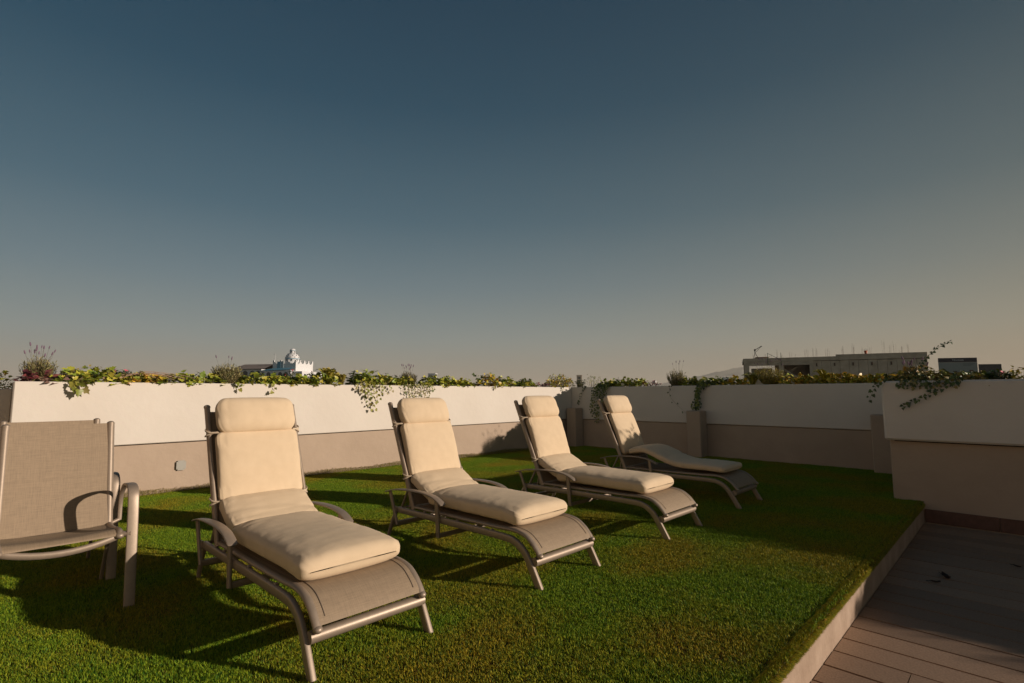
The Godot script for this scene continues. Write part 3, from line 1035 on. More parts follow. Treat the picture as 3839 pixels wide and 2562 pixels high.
# upright shoots with whorls of glossy lance leaves, a few trumpet flowers
func dipladenia(label: String, at: Vector3, h: float, w: float, shoots: int, flowers: int, sd: int) -> void:
	var r := RandomNumberGenerator.new()
	r.seed = sd
	var t := thing("flowering_shrub", label, "shrub", at, 0.0, "glossy flowering shrubs in the planters")
	var st := S()
	var sb := S()
	var tips := []
	for i in shoots:
		var a := r.randf() * TAU
		var f := sqrt(r.randf())
		var tip := Vector3(cos(a) * f * w, h * r.randf_range(0.55, 1.0) * (1.0 - 0.3 * f), sin(a) * f * w)
		var base := Vector3(tip.x * 0.3, -0.02, tip.z * 0.3)
		twig(sb, [base, base.lerp(tip, 0.5) + Vector3(0, 0.02, 0), tip], 0.0035, 0.002, 4)
		tips.append(tip)
		for k in 7:
			var q := 0.3 + 0.7 * k / 6.0
			var p := base.lerp(tip, q)
			for s in (5 if k == 6 else 3):
				var b := a + s * TAU / 5.0 + k * 0.9
				var e := r.randf_range(0.0, 0.75)
				var d := Vector3(cos(b) * cos(e), sin(e), sin(b) * cos(e))
				leaf(st, p, d, Vector3.UP, r.randf_range(0.05, 0.085), r.randf_range(0.02, 0.03), pick(r, DARK + GREEN.slice(0, 1)), 0.22, 0.18)
	var fm := flower_mesh()
	for i in flowers:
		var o := part(t, "flower", fm, M.pink, tips[i % tips.size()] + Vector3(0.0, 0.035, 0.0))
		o.rotation = Vector3(r.randf_range(-0.2, 0.9), r.randf() * TAU, 0)
		o.scale = Vector3.ONE * r.randf_range(0.7, 1.0)
	part(t, "foliage", done(st), M.leafy).set_meta("kind", "stuff")
	part(t, "stems", done(sb), M.stem).set_meta("kind", "stuff")

func fern(label: String, at: Vector3, h: float, fronds: int, cols: Array, sd: int) -> void:
	var r := RandomNumberGenerator.new()
	r.seed = sd
	var t := thing("fern", label, "fern", at, 0.0, "ferns in the planters")
	for i in fronds:
		var a := TAU * i / fronds + r.randf_range(-0.3, 0.3)
		var out := Vector3(cos(a), 0, sin(a))
		var hh := h * r.randf_range(0.65, 1.1)
		var rr := hh * r.randf_range(0.25, 0.75)
		var pts := smooth([Vector3.ZERO, out * rr * 0.3 + Vector3.UP * hh * 0.6, out * rr * 0.75 + Vector3.UP * hh * 0.98, out * rr * 1.25 + Vector3.UP * hh * 0.92], 5)
		var st := S()
		var n := pts.size()
		var side := Vector3.UP.cross(out)
		for k in range(2, n):
			var q := float(k) / n
			var w := 0.055 * sin(PI * (0.12 + 0.85 * q)) * (h / 0.2)
			var dr: Vector3 = (pts[k] - pts[k - 1]).normalized()
			for s in [-1.0, 1.0]:
				for m in 2:
					leaf(st, pts[k].lerp(pts[k - 1], m * 0.5), (side * s + dr * 0.35).normalized(), dr.cross(side * s), w, w * 0.32, pick(r, cols), 0.1, 0.25)
		st.set_color(cols[0])
		plain = true
		twig(st, pts, 0.0018, 0.0008, 4)
		plain = false
		part(t, "frond", done(st), M.leafy)

var ivy_meshes := {}
func ivy_mesh(kind: int) -> ArrayMesh:
	if not ivy_meshes.has(kind):
		var st := S()
		var cols := [Color(0.19, 0.215, 0.03), Color(0.28, 0.26, 0.04), Color(0.09, 0.13, 0.025), Color(0.05, 0.08, 0.022), Color(0.25, 0.20, 0.06)]
		ivy_leaf(st, Vector3.ZERO, Vector3(0, 0, 1), Vector3.UP, 1.0, cols[kind])
		ivy_meshes[kind] = done(st)
	return ivy_meshes[kind]

# a trailing vine: one stem along pts (world), each leaf a piece of its own
func vine(label: String, pts: Array, n: int, size: float, kinds: Array, out: Vector3, spread: float, sd: int, dry := false) -> void:
	var r := RandomNumberGenerator.new()
	r.seed = sd
	var o: Vector3 = pts[0]
	var t := thing("trailing_vine", label, "vine", o, 0.0, "vines trailing over the planter walls")
	var rel := []
	for p in pts:
		rel.append(p - o)
	var path := smooth(rel, 6)
	var st := S()
	twig(st, path, 0.0026, 0.0012, 5)
	part(t, "stem", done(st), M.dry if dry else M.stem)
	for i in n:
		var f := (i + r.randf() * 0.8) / n * (path.size() - 1)
		var k := mini(int(f), path.size() - 2)
		var p: Vector3 = path[k].lerp(path[k + 1], f - k)
		var along: Vector3 = (path[k + 1] - path[k]).normalized()
		var side := along.cross(out).normalized() * (1.0 if i % 2 == 0 else -1.0)
		p += side * r.randf_range(0.0, spread) + out * r.randf_range(0.004, 0.012 + spread * 0.5)
		var d := (side * r.randf_range(0.2, 1.0) + along * 0.4 + Vector3.DOWN * r.randf_range(0.2, 0.9) + out * r.randf_range(0.0, 0.5)).normalized()
		var up := (out + rdir(r, -1.2, 1.2) * 0.7).normalized()
		var m := part(t, "leaf", ivy_mesh(kinds[r.randi() % kinds.size()]), M.leafy)
		var x := up.cross(d).normalized()
		m.transform = Transform3D(Basis(x, d.cross(x), d).scaled(Vector3.ONE * size * r.randf_range(0.6, 1.2)), p)

func plants() -> void:
	var zA := -0.16
	var yA := 1.315
	var ivyl := "low green ivy clump filling the planter along the sunlit wall"
	var ivyg := "ivy clumps along the sunlit planter"
	# along the sunlit planter: low ivy, clump by clump
	var lows := [[-9.0, 0.17, 0.10, 0], [-8.72, 0.2, 0.12, 0], [-8.35, 0.22, 0.08, 1], [-8.0, 0.22, 0.10, 0], [-7.65, 0.2, 0.10, 0], [-7.05, 0.22, 0.12, 0], [-6.72, 0.22, 0.10, 0], [-6.4, 0.2, 0.11, 0], [-6.05, 0.22, 0.16, 0], [-5.3, 0.24, 0.25, 0], [-4.95, 0.22, 0.17, 0], [-4.62, 0.2, 0.14, 0], [-3.95, 0.24, 0.17, 0], [-3.6, 0.2, 0.14, 0], [-3.25, 0.2, 0.12, 0], [-2.55, 0.26, 0.24, 1], [-2.1, 0.24, 0.17, 0], [-1.45, 0.22, 0.13, 0]]
	for i in lows.size():
		var a: Array = lows[i]
		mound("ivy_clump", ivyl, "ivy", Vector3(a[0], yA, zA - 0.02), Vector3(a[1], a[2] + 0.09, 0.19), 230, 0.066, GOLD + GREEN if a[3] == 1 else GREEN, true, 100 + i, ivyg)
	mound("golden_bush", "bushy yellow-green shrub in the planter corner where the walls meet", "shrub", Vector3(-0.25, yA, -0.18), Vector3(0.42, 0.36, 0.17), 900, 0.055, GOLD + GREEN, false, 131, "")
	mound("leafy_bush", "yellow-green bush at the planter end beyond the corner of the sunlit wall", "shrub", Vector3(-9.72, 1.2, -0.62), Vector3(0.25, 0.30, 0.25), 300, 0.05, GOLD + GREEN, false, 132, "")
	mound("coleus", "wine red coleus with broad leaves below the first lavender", "coleus", Vector3(-9.3, yA, zA + 0.06), Vector3(0.17, 0.19, 0.10), 70, 0.085, WINE, false, 133, "red-leaved coleus in the planters")
	mound("coleus", "faded tan and purple coleus overhanging the sunlit planter's edge", "coleus", Vector3(-9.12, yA, zA + 0.08), Vector3(0.14, 0.12, 0.08), 40, 0.095, [Color(0.22, 0.13, 0.10), Color(0.13, 0.07, 0.06), Color(0.28, 0.2, 0.12)], false, 134, "red-leaved coleus in the planters")
	mound("coleus", "dark red coleus between ivy and a tall sprig on the sunlit planter", "coleus", Vector3(-3.0, yA, zA), Vector3(0.22, 0.10, 0.12), 80, 0.06, WINE, false, 135, "red-leaved coleus in the planters")
	mound("coleus", "red coleus beside the golden bush near the planter corner", "coleus", Vector3(-0.95, yA, zA), Vector3(0.32, 0.14, 0.12), 110, 0.06, WINE, false, 136, "red-leaved coleus in the planters")
	mound("coleus", "small red coleus on the pillared planter beside lavender", "coleus", Vector3(0.2, yA, 1.95), Vector3(0.14, 0.15, 0.22), 90, 0.065, WINE, false, 137, "red-leaved coleus in the planters")
	var sage := [Color(0.22, 0.21, 0.08), Color(0.30, 0.26, 0.10), Color(0.12, 0.14, 0.05), Color(0.34, 0.28, 0.12)]
	lavender("lavender with mauve spikes above wine red coleus", Vector3(-9.3, yA, -0.22), 0.31, 0.15, 150, 15, 201, sage)
	lavender("dense brownish lavender beside the white domed building", Vector3(-7.4, yA, -0.2), 0.31, 0.19, 210, 3, 202, sage)
	lavender("dark lavender with thin spikes above a hanging variegated vine", Vector3(-4.45, yA, -0.2), 0.28, 0.15, 150, 12, 203, [Color(0.08, 0.09, 0.04), Color(0.15, 0.13, 0.05), Color(0.22, 0.17, 0.07)])
	lavender("lavender with three thin spikes on the pillared planter", Vector3(0.2, yA, 2.55), 0.37, 0.20, 150, 5, 204, sage)
	lavender("large golden lavender with pale spikes in front of the unfinished building", Vector3(0.2, yA, 4.36), 0.36, 0.24, 200, 14, 205, [Color(0.42, 0.36, 0.05), Color(0.48, 0.36, 0.05), Color(0.17, 0.19, 0.035)])
	lavender("lavender with dark spikes on the planter beside the deck", Vector3(-2.1, 1.25, 6.68), 0.25, 0.12, 120, 11, 206, [Color(0.13, 0.14, 0.04), Color(0.24, 0.18, 0.04), Color(0.08, 0.09, 0.03)])
	# glossy shrubs
	dipladenia("glossy shrub with open pink flower near dry stems", Vector3(-8.55, yA, zA), 0.22, 0.12, 7, 2, 301)
	dipladenia("low glossy shrub without flowers beside the dry stems", Vector3(-8.3, yA, zA), 0.14, 0.09, 6, 0, 302)
	dipladenia("glossy shrub with pink flowers below the white domed building", Vector3(-6.55, yA, zA), 0.25, 0.13, 8, 2, 303)
	dipladenia("glossy shrub with one flower right of the domed building", Vector3(-6.2, yA, zA - 0.05), 0.24, 0.12, 8, 1, 304)
	dipladenia("dark glossy shrub beside ferns and hanging ivy", Vector3(-5.5, yA, zA), 0.30, 0.15, 9, 0, 305)
	dipladenia("short dark glossy shrub between two coleus", Vector3(-1.35, yA, zA), 0.24, 0.16, 8, 0, 306)
	dipladenia("dark glossy shrub in the corner beside the golden bush", Vector3(0.28, yA, 0.05), 0.26, 0.16, 9, 0, 307)
	dipladenia("glossy shrub above the ivy draped over the pillar", Vector3(0.2, yA, 2.98), 0.22, 0.15, 8, 0, 308)
	dipladenia("glossy shrub between the pillar ivy and golden lavender", Vector3(0.2, yA, 3.48), 0.23, 0.14, 8, 0, 309)
	dipladenia("large dark shrub with pink flower on the deck planter", Vector3(-2.15, 1.25, 7.36), 0.21, 0.15, 14, 1, 310)
	# ferns
	fern("pale fern between glossy shrubs on the sunlit planter", Vector3(-5.95, yA, zA), 0.27, 11, [Color(0.304, 0.285, 0.039), Color(0.418, 0.323, 0.065)], 401)
	fern("smaller pale fern beside the dark glossy shrub", Vector3(-5.72, yA, zA - 0.04), 0.23, 9, [Color(0.285, 0.266, 0.052), Color(0.380, 0.285, 0.065)], 402)
	fern("golden fern beside the large golden lavender", Vector3(0.2, yA, 4.05), 0.24, 10, [Color(0.342, 0.285, 0.026), Color(0.266, 0.247, 0.026)], 403)
	fern("bright backlit fern in front of the concrete wall panels", Vector3(0.2, yA, 5.22), 0.26, 12, [Color(0.456, 0.361, 0.026), Color(0.342, 0.304, 0.026)], 404)
	fern("small backlit fern near the end of the pillared planter", Vector3(0.2, yA, 5.55), 0.18, 8, [Color(0.418, 0.323, 0.026), Color(0.304, 0.266, 0.026)], 405)
	fern("tall orange-tipped fern beside the deck planter's lavender", Vector3(-1.95, 1.25, 6.6), 0.25, 9, [Color(0.494, 0.285, 0.039), Color(0.380, 0.285, 0.026)], 406)
	fern("bright fern behind the deck planter's lavender", Vector3(-1.9, 1.25, 6.78), 0.16, 9, [Color(0.494, 0.380, 0.026), Color(0.380, 0.323, 0.026)], 407)
	# low growth along the pillared planter
	var ivyb := [[0.9, 0.22, 0.14, 0], [1.25, 0.24, 0.16, 0], [1.6, 0.24, 0.15, 0], [2.85, 0.2, 0.12, 0], [3.25, 0.2, 0.13, 0], [3.75, 0.22, 0.12, 1], [4.75, 0.26, 0.14, 1], [5.0, 0.2, 0.12, 1], [5.4, 0.22, 0.13, 1], [5.75, 0.22, 0.10, 1], [6.05, 0.2, 0.10, 1]]
	for i in ivyb.size():
		var a: Array = ivyb[i]
		mound("ivy_clump", "low ivy clump in the planter above the brown pillars", "ivy", Vector3(0.24, yA, a[0]), Vector3(0.20, a[2] + 0.09, a[1]), 230, 0.062, GOLD + GREEN if a[3] == 1 else GREEN, true, 150 + i, "ivy clumps along the pillared planter")
	mound("twiggy_shrub", "thin upright shrub at the corner of the pillared planter", "shrub", Vector3(0.3, yA, 0.42), Vector3(0.12, 0.40, 0.18), 130, 0.04, GREEN, false, 171, "")
	var ivyc := [[6.56, 0.13, 0.11], [6.78, 0.15, 0.13], [7.0, 0.15, 0.14], [7.18, 0.12, 0.11]]
	for i in ivyc.size():
		var a: Array = ivyc[i]
		mound("ivy_clump", "dense small-leaved ivy clump on the deck planter's edge", "ivy", Vector3(-2.22, 1.25, a[0]), Vector3(0.21, a[2] + 0.10, a[1]), 340, 0.042, VARIEG + DARK, true, 180 + i, "ivy clumps on the deck planter")
	mound("leafy_bush", "bright yellow-green bush beside the large dark shrub on the deck planter", "shrub", Vector3(-2.0, 1.25, 7.55), Vector3(0.2, 0.26, 0.13), 260, 0.045, GOLD + GREEN, false, 190, "")
	# growth further along the deck planter, whose shade falls on lawn and deck
	var z := 7.9
	var k := 0
	while z < 14.6:
		mound("ivy_clump", "dense small-leaved ivy clump on the deck planter's edge", "ivy", Vector3(-2.1, 1.25, z), Vector3(0.22, 0.24 + 0.13 * absf(sin(z * 2.7)), 0.26), 220, 0.055, GREEN + DARK, true, 600 + k, "ivy clumps on the deck planter")
		z += 0.48
		k += 1
	# vines over the sunlit panel
	var f := Vector3(0, 0, 1)
	vine("broad-leaved vine spilling over the sunlit panel below the coleus", [Vector3(-9.02, 1.36, -0.05), Vector3(-8.99, 1.36, 0.03), Vector3(-8.98, 1.32, 0.06), Vector3(-8.92, 1.27, 0.05)], 12, 0.085, [0, 1, 4], f, 0.05, 501)
	vine("short vine with one hanging leaf above the first lounger's pillow, beside lavender", [Vector3(-7.36, 1.34, -0.03), Vector3(-7.34, 1.355, 0.02), Vector3(-7.32, 1.30, 0.03), Vector3(-7.29, 1.24, 0.035)], 4, 0.06, [0, 1], f, 0.02, 502)
	vine("short hanging sprig above the first lounger's pillow, below the domed building", [Vector3(-6.84, 1.34, -0.03), Vector3(-6.85, 1.355, 0.02), Vector3(-6.84, 1.29, 0.03), Vector3(-6.85, 1.22, 0.035)], 5, 0.055, [0, 1], f, 0.02, 503)
	var drop := [[-5.55, 0.10, 10], [-5.46, 0.18, 14], [-5.40, 0.32, 20], [-5.32, 0.40, 26], [-5.24, 0.26, 16], [-5.12, 0.15, 12], [-4.98, 0.09, 8]]
	for i in drop.size():
		var d: Array = drop[i]
		vine("long ivy strand hanging in the green tangle between first and second lounger", [Vector3(d[0] - 0.04, 1.36, -0.06), Vector3(d[0], 1.365, 0.02), Vector3(d[0] + 0.02, 1.34 - d[1] * 0.4, 0.05), Vector3(d[0] + 0.05, 1.34 - d[1], 0.04)], int(d[2] * 0.85), 0.052, [0, 1, 1, 4], f, 0.045, 510 + i)
	for i in 10:
		var x := -4.68 + i * 0.062
		var dl := 0.13 + 0.10 * absf(sin(i * 1.9)) if i < 8 else 0.08
		vine("small-leaved variegated strand hanging behind the second lounger's pillow", [Vector3(x - 0.02, 1.36, -0.05), Vector3(x, 1.37, 0.02), Vector3(x + 0.02, 1.34 - dl * 0.5, 0.055), Vector3(x + 0.05, 1.34 - dl, 0.04)], 20, 0.030, [4, 4, 1, 0, 2], f, 0.045, 530 + i)
	vine("ivy sprig dipping over the panel edge left of the third lounger", [Vector3(-2.55, 1.36, -0.05), Vector3(-2.52, 1.365, 0.02), Vector3(-2.5, 1.31, 0.03)], 7, 0.05, [0, 1, 4], f, 0.05, 545)
	vine("leaf tip hanging in the shaded corner of the sunlit panel", [Vector3(-0.42, 1.36, -0.05), Vector3(-0.38, 1.365, 0.02), Vector3(-0.36, 1.29, 0.03)], 5, 0.05, [0, 2], f, 0.03, 546)
	# arching runners above the left end
	vine("arching runner rising beside the first lavender", [Vector3(-9.05, 1.34, -0.2), Vector3(-8.98, 1.47, -0.2), Vector3(-8.87, 1.525, -0.18), Vector3(-8.74, 1.50, -0.16), Vector3(-8.64, 1.42, -0.15)], 14, 0.045, [0, 2, 4], Vector3(0, 0.6, 0.8), 0.02, 550)
	vine("bare thin runner leaning from the first lavender", [Vector3(-9.18, 1.38, -0.2), Vector3(-9.06, 1.47, -0.2), Vector3(-8.93, 1.52, -0.2)], 5, 0.03, [4], Vector3(0, 0.6, 0.8), 0.01, 551, true)
	vine("tall sprig with dark leaf tuft on the sunlit planter", [Vector3(-2.72, 1.27, -0.2), Vector3(-2.78, 1.42, -0.2), Vector3(-2.83, 1.55, -0.2), Vector3(-2.92, 1.57, -0.2)], 10, 0.05, [2, 3, 0], Vector3(-0.3, 0.5, 0.8), 0.03, 552)
	vine("thin branching sprig on the sunlit planter near the corner", [Vector3(-1.85, 1.27, -0.2), Vector3(-1.86, 1.42, -0.2), Vector3(-1.9, 1.55, -0.2)], 11, 0.045, [2, 0, 4], Vector3(-0.3, 0.5, 0.8), 0.06, 553)
	# dry stems lying along the edge
	var r := RandomNumberGenerator.new()
	r.seed = 77
	for i in 7:
		var x0 := -8.85 + r.randf() * 0.35
		var x1 := x0 + r.randf_range(0.5, 0.9)
		var y0 := 1.37 + r.randf() * 0.03
		var t := thing("dry_stem", "dry pinkish stem lying along the sunlit planter's edge", "stem", Vector3(x0, y0, -0.05), 0.0, "dry stems on the planter edge")
		var st := S()
		twig(st, smooth([Vector3.ZERO, Vector3((x1 - x0) * 0.35, 0.05 + r.randf() * 0.05, -0.03), Vector3((x1 - x0) * 0.7, 0.03 + r.randf() * 0.03, 0.03), Vector3(x1 - x0, -0.01, 0.0)], 5), 0.0042, 0.0025, 5)
		part(t, "stalk", done(st), M.dry)
	# vines over the pillared wall
	var b := Vector3(-1, 0, 0)
	vine("thin ivy string hanging beside the corner pillar", [Vector3(0.04, 1.36, 0.42), Vector3(-0.02, 1.36, 0.40), Vector3(-0.03, 1.18, 0.30), Vector3(-0.03, 0.95, 0.22)], 22, 0.045, [2, 3], b, 0.02, 560)
	for i in 9:
		var z0 := 0.62 + i * 0.042
		var dl := 0.46 + 0.28 * sin(i * 0.42 + 0.4) + 0.08 * sin(i * 5.0)
		vine("ivy strand in the thick curtain behind the shaded lounger's pillow", [Vector3(0.10, 1.38, z0 + 0.16), Vector3(-0.02, 1.37, z0 + 0.08), Vector3(-0.05, 1.32 - dl * 0.4, z0), Vector3(-0.04, 1.34 - dl, z0 - 0.03)], 34, 0.045, [2, 3, 0], b, 0.04, 570 + i)
	vine("sparse hanging strand left of the middle pillar", [Vector3(0.05, 1.36, 2.55), Vector3(-0.02, 1.36, 2.53), Vector3(-0.03, 1.2, 2.50), Vector3(-0.03, 1.05, 2.58), Vector3(-0.03, 0.78, 2.88)], 9, 0.05, [3, 2], b, 0.03, 585)
	for i in 7:
		vine("ivy strand draped down to the top of the middle pillar", [Vector3(0.12, 1.40, 3.42 - i * 0.02), Vector3(-0.03, 1.38, 3.30 - i * 0.02), Vector3(-0.06, 1.22, 3.14 - i * 0.01), Vector3(-0.07, 1.05, 3.06 + i * 0.015), Vector3(-0.08, 0.90, 3.00 + i * 0.02)], 26, 0.05, [2, 3, 0], b, 0.035, 590 + i)
	# vines over the deck planter's panel
	vine("short ivy tip hanging at the end of the pillared panel", [Vector3(-2.3, 1.36, 6.5), Vector3(-2.47, 1.34, 6.42), Vector3(-2.47, 1.24, 6.34), Vector3(-2.47, 1.10, 6.28)], 14, 0.045, [3, 2], b, 0.02, 700)
	vine("long ivy runner sweeping down across the deck planter's panel", [Vector3(-2.38, 1.35, 7.12), Vector3(-2.465, 1.33, 7.06), Vector3(-2.475, 1.24, 6.92), Vector3(-2.475, 1.15, 6.78), Vector3(-2.47, 1.09, 6.66), Vector3(-2.47, 1.04, 6.58)], 30, 0.042, [3, 2], b, 0.02, 701)
	vine("second ivy runner above the long one on the deck planter's panel", [Vector3(-2.38, 1.35, 7.05), Vector3(-2.465, 1.32, 6.98), Vector3(-2.475, 1.27, 6.82), Vector3(-2.47, 1.28, 6.66), Vector3(-2.46, 1.30, 6.55)], 26, 0.038, [3, 2, 4], b, 0.03, 702)
	for i in 6:
		var z0 := 6.62 + i * 0.09
		vine("short ivy strand over the rim of the deck planter", [Vector3(-2.36, 1.35, z0 + 0.03), Vector3(-2.465, 1.34, z0), Vector3(-2.475, 1.26, z0 - 0.02)], 14, 0.038, [3, 2, 4], b, 0.035, 710 + i)
	vine("long leafy branch shooting up from the deck planter", [Vector3(-2.2, 1.27, 6.62), Vector3(-2.2, 1.43, 6.70), Vector3(-2.2, 1.58, 6.80), Vector3(-2.2, 1.70, 6.92), Vector3(-2.2, 1.76, 7.04)], 34, 0.032, [3, 3, 2], Vector3(-0.8, 0.5, 0), 0.012, 720)
	vine("curly yellow tendril near the end of the pillared planter", [Vector3(0.2, 1.27, 5.93), Vector3(0.2, 1.40, 5.92), Vector3(0.2, 1.47, 5.96)], 5, 0.05, [1, 4], Vector3(-0.8, 0.5, 0), 0.02, 721, true)

# -------------------------------------------------------------------------------------------- background
func arch_poly(w: float, h: float) -> PackedVector2Array:
	var a := PackedVector2Array([Vector2(-w / 2, 0), Vector2(w / 2, 0)])
	for i in 11:
		var t := PI * i / 10.0
		a.append(Vector2(cos(t) * w / 2, h - w / 2 + sin(t) * w / 2))
	return a

func scallop(w: float, base: float, top: float, n: int, low: float) -> PackedVector2Array:
	# a parapet with round scoops between narrow merlons
	var a := PackedVector2Array([Vector2(0, base), Vector2(w, base), Vector2(w, top)])
	var m := w * 0.055
	var step := (w - m) / n
	for i in range(n - 1, -1, -1):
		var x1 := m + step * i + (step - m)
		var x0 := m + step * i
		a.append(Vector2(x1, top))
		for k in range(0, 11):
			var t := PI * k / 10.0
			a.append(Vector2((x0 + x1) / 2 + cos(t) * (x1 - x0) / 2, top - 0.18 - sin(t) * low))
		a.append(Vector2(x0, top))
	a.append(Vector2(0, top))
	return a

func church() -> void:
	var t := thing("white_chapel", "white chapel with studded dome, scalloped tower and blue trim behind the planter", "chapel", Vector3(53.0, -14.0, -142.5), -1.0)
	# local: x runs right along the shaded front, z towards the viewer, the lit side faces x
	var top := 25.3
	part(t, "tower_wall", span(-7.6, 0.0, 0.0, 24.0, -8.6, 0.0), M.chalk)
	part(t, "parapet", slab_poly(scallop(7.6, 24.0, top, 3, 0.85), -0.25, 0.02), M.chalk, Vector3(-7.6, 0, 0))
	var side := part(t, "parapet", slab_poly(scallop(8.6, 24.0, top, 4, 0.85), -0.25, 0.0), M.chalk, Vector3(0.02, 0, 0))
	side.rotation.y = PI / 2
	var back := part(t, "parapet", slab_poly(scallop(7.6, 24.0, top, 3, 0.85), -0.25, 0.0), M.chalk, Vector3(-7.6, 0, -8.35))
	for x in [-7.3, -5.0, -2.6, -0.25]:
		part(t, "merlon_hole", boxm(Vector3(x, top - 0.35, 0.03), Vector3(0.14, 0.28, 0.03)), M.glass)
	for z in [-0.35, -2.5, -4.6, -6.7]:
		part(t, "merlon_hole", boxm(Vector3(0.03, top - 0.35, z), Vector3(0.03, 0.28, 0.2)), M.glass)
	part(t, "tile_panel", span(-6.1, -5.0, 22.9, 24.9, 0.02, 0.12, 0.02), M.blue)
	part(t, "door_panel", span(-4.85, -4.0, 22.9, 25.0, 0.02, 0.10, 0.02), mat(lin(0.35, 0.42, 0.45), 0.6))
	# dome
	var st := S()
	lathe(st, [Vector2(2.0, 24.0), Vector2(2.0, 25.85), Vector2(0, 25.86)], Vector3(-4.1, 0, -4.2), 20, false)
	part(t, "drum", done(st), M.chalk)
	for k in 8:
		var a := TAU * k / 8.0 + 0.3
		part(t, "drum_window", boxm(Vector3(-4.1 + cos(a) * 2.0, 25.5, -4.2 + sin(a) * 2.0), Vector3(0.12, 0.42, 0.42), 0.0, Basis(Vector3.UP, -a)), M.glass)
	st = S()
	lathe(st, [Vector2(2.1, 25.8), Vector2(2.22, 25.87), Vector2(2.1, 26.0)], Vector3(-4.1, 0, -4.2), 24)
	part(t, "dome_band", done(st), M.blue)
	st = S()
	var pr := []
	for i in 9:
		var a := PI / 2 * i / 8.0 * 0.86
		pr.append(Vector2(cos(a) * 2.02, 25.95 + sin(a) * 1.85))
	lathe(st, pr, Vector3(-4.1, 0, -4.2), 24)
	var dome := part(t, "dome", done(st), M.chalk)
	for row in 3:
		var a := 0.22 + 0.32 * row
		for k in 10:
			var b := TAU * (k + 0.5 * row) / 10.0
			part(dome, "stud", boxm(Vector3(-4.1 + cos(b) * cos(a) * 2.04, 25.97 + sin(a) * 1.87, -4.2 + sin(b) * cos(a) * 2.04), Vector3(0.2, 0.22, 0.2), 0.03), M.glass)
	st = S()
	lathe(st, [Vector2(0.82, 27.4), Vector2(0.76, 28.35), Vector2(0.0, 28.36)], Vector3(-4.1, 0, -4.2), 16)
	part(t, "lantern", done(st), M.chalk)
	for k in 6:
		var a := TAU * k / 6.0 + 0.25
		part(t, "lantern_window", boxm(Vector3(-4.1 + cos(a) * 0.77, 28.02, -4.2 + sin(a) * 0.77), Vector3(0.1, 0.5, 0.24), 0.0, Basis(Vector3.UP, -a)), M.glass)
	st = S()
	lathe(st, [Vector2(0.8, 28.36), Vector2(0.93, 28.42), Vector2(0.8, 28.5)], Vector3(-4.1, 0, -4.2), 16)
	part(t, "lantern_band", done(st), M.blue)
	st = S()
	lathe(st, [Vector2(0.8, 28.48), Vector2(0.74, 28.72), Vector2(0.5, 28.95), Vector2(0.2, 29.05), Vector2(0, 29.07)], Vector3(-4.1, 0, -4.2), 16)
	part(t, "lantern_cap", done(st), M.chalk)
	part(t, "antenna", barm(Vector3(-7.2, 25.2, -0.4), Vector3(-7.2, 27.4, -0.4), oval(0.05, 0.05, 6)), M.chalk)
	part(t, "antenna_arm", barm(Vector3(-7.8, 27.1, -0.4), Vector3(-7.2, 27.1, -0.4), oval(0.04, 0.04, 6)), M.frame)
	# arcade below, under a blue lean-to roof
	part(t, "arcade_wall", span(-9.8, 0.0, 0.0, 22.1, 0.02, 2.4), M.chalk)
	part(t, "side_wing", span(0.02, 3.2, 0.0, 21.9, -8.6, 1.6), M.chalk)
	st = S()
	st.set_smooth_group(-1)
	quad(st, Vector3(-9.9, 22.15, 2.6), Vector3(0.0, 22.45, 2.5), Vector3(0.0, 23.1, 0.02), Vector3(-7.6, 22.95, 0.02))
	quad(st, Vector3(-9.9, 22.01, 2.6), Vector3(0.0, 22.31, 2.5), Vector3(0.0, 22.45, 2.5), Vector3(-9.9, 22.15, 2.6))
	part(t, "lean_to_roof", done(st), M.blue)
	for x in [-9.0, -7.1, -5.2, -3.3, -1.4]:
		part(t, "arch_window", slab_poly(arch_poly(1.25, 3.2), 2.38, 2.44), M.glass, Vector3(x, 18.5, 0))
	for z in [0.2, -3.6, -6.4]:
		var w := part(t, "arch_window", slab_poly(arch_poly(0.95, 2.6), 0.0, 0.06), M.glass, Vector3(3.2, 18.6, z))
		w.rotation.y = PI / 2
	# long wing with a tiled roof
	part(t, "wing_wall", span(-19.0, -9.82, 0.0, 22.6, -3.0, 2.0), M.chalk)
	st = S()
	st.set_smooth_group(-1)
	quad(st, Vector3(-19.5, 22.75, 2.6), Vector3(-8.4, 22.75, 2.6), Vector3(-7.62, 24.25, -0.8), Vector3(-17.8, 24.25, -0.8))
	quad(st, Vector3(-7.62, 24.25, -0.8), Vector3(-7.62, 22.75, -3.6), Vector3(-19.5, 22.75, -3.6), Vector3(-17.8, 24.25, -0.8))
	quad(st, Vector3(-19.5, 22.6, 2.6), Vector3(-8.4, 22.6, 2.6), Vector3(-8.4, 22.75, 2.6), Vector3(-19.5, 22.75, 2.6))
	tri(st, Vector3(-19.5, 22.75, 2.6), Vector3(-17.8, 24.25, -0.8), Vector3(-19.5, 22.75, -3.6))
	part(t, "tiled_roof", done(st), M.roof)
	for x in [-17.6, -15.2, -12.8, -10.9]:
		part(t, "arch_window", slab_poly(arch_poly(1.7, 3.0), 1.98, 2.05), M.glass, Vector3(x, 19.2, 0))

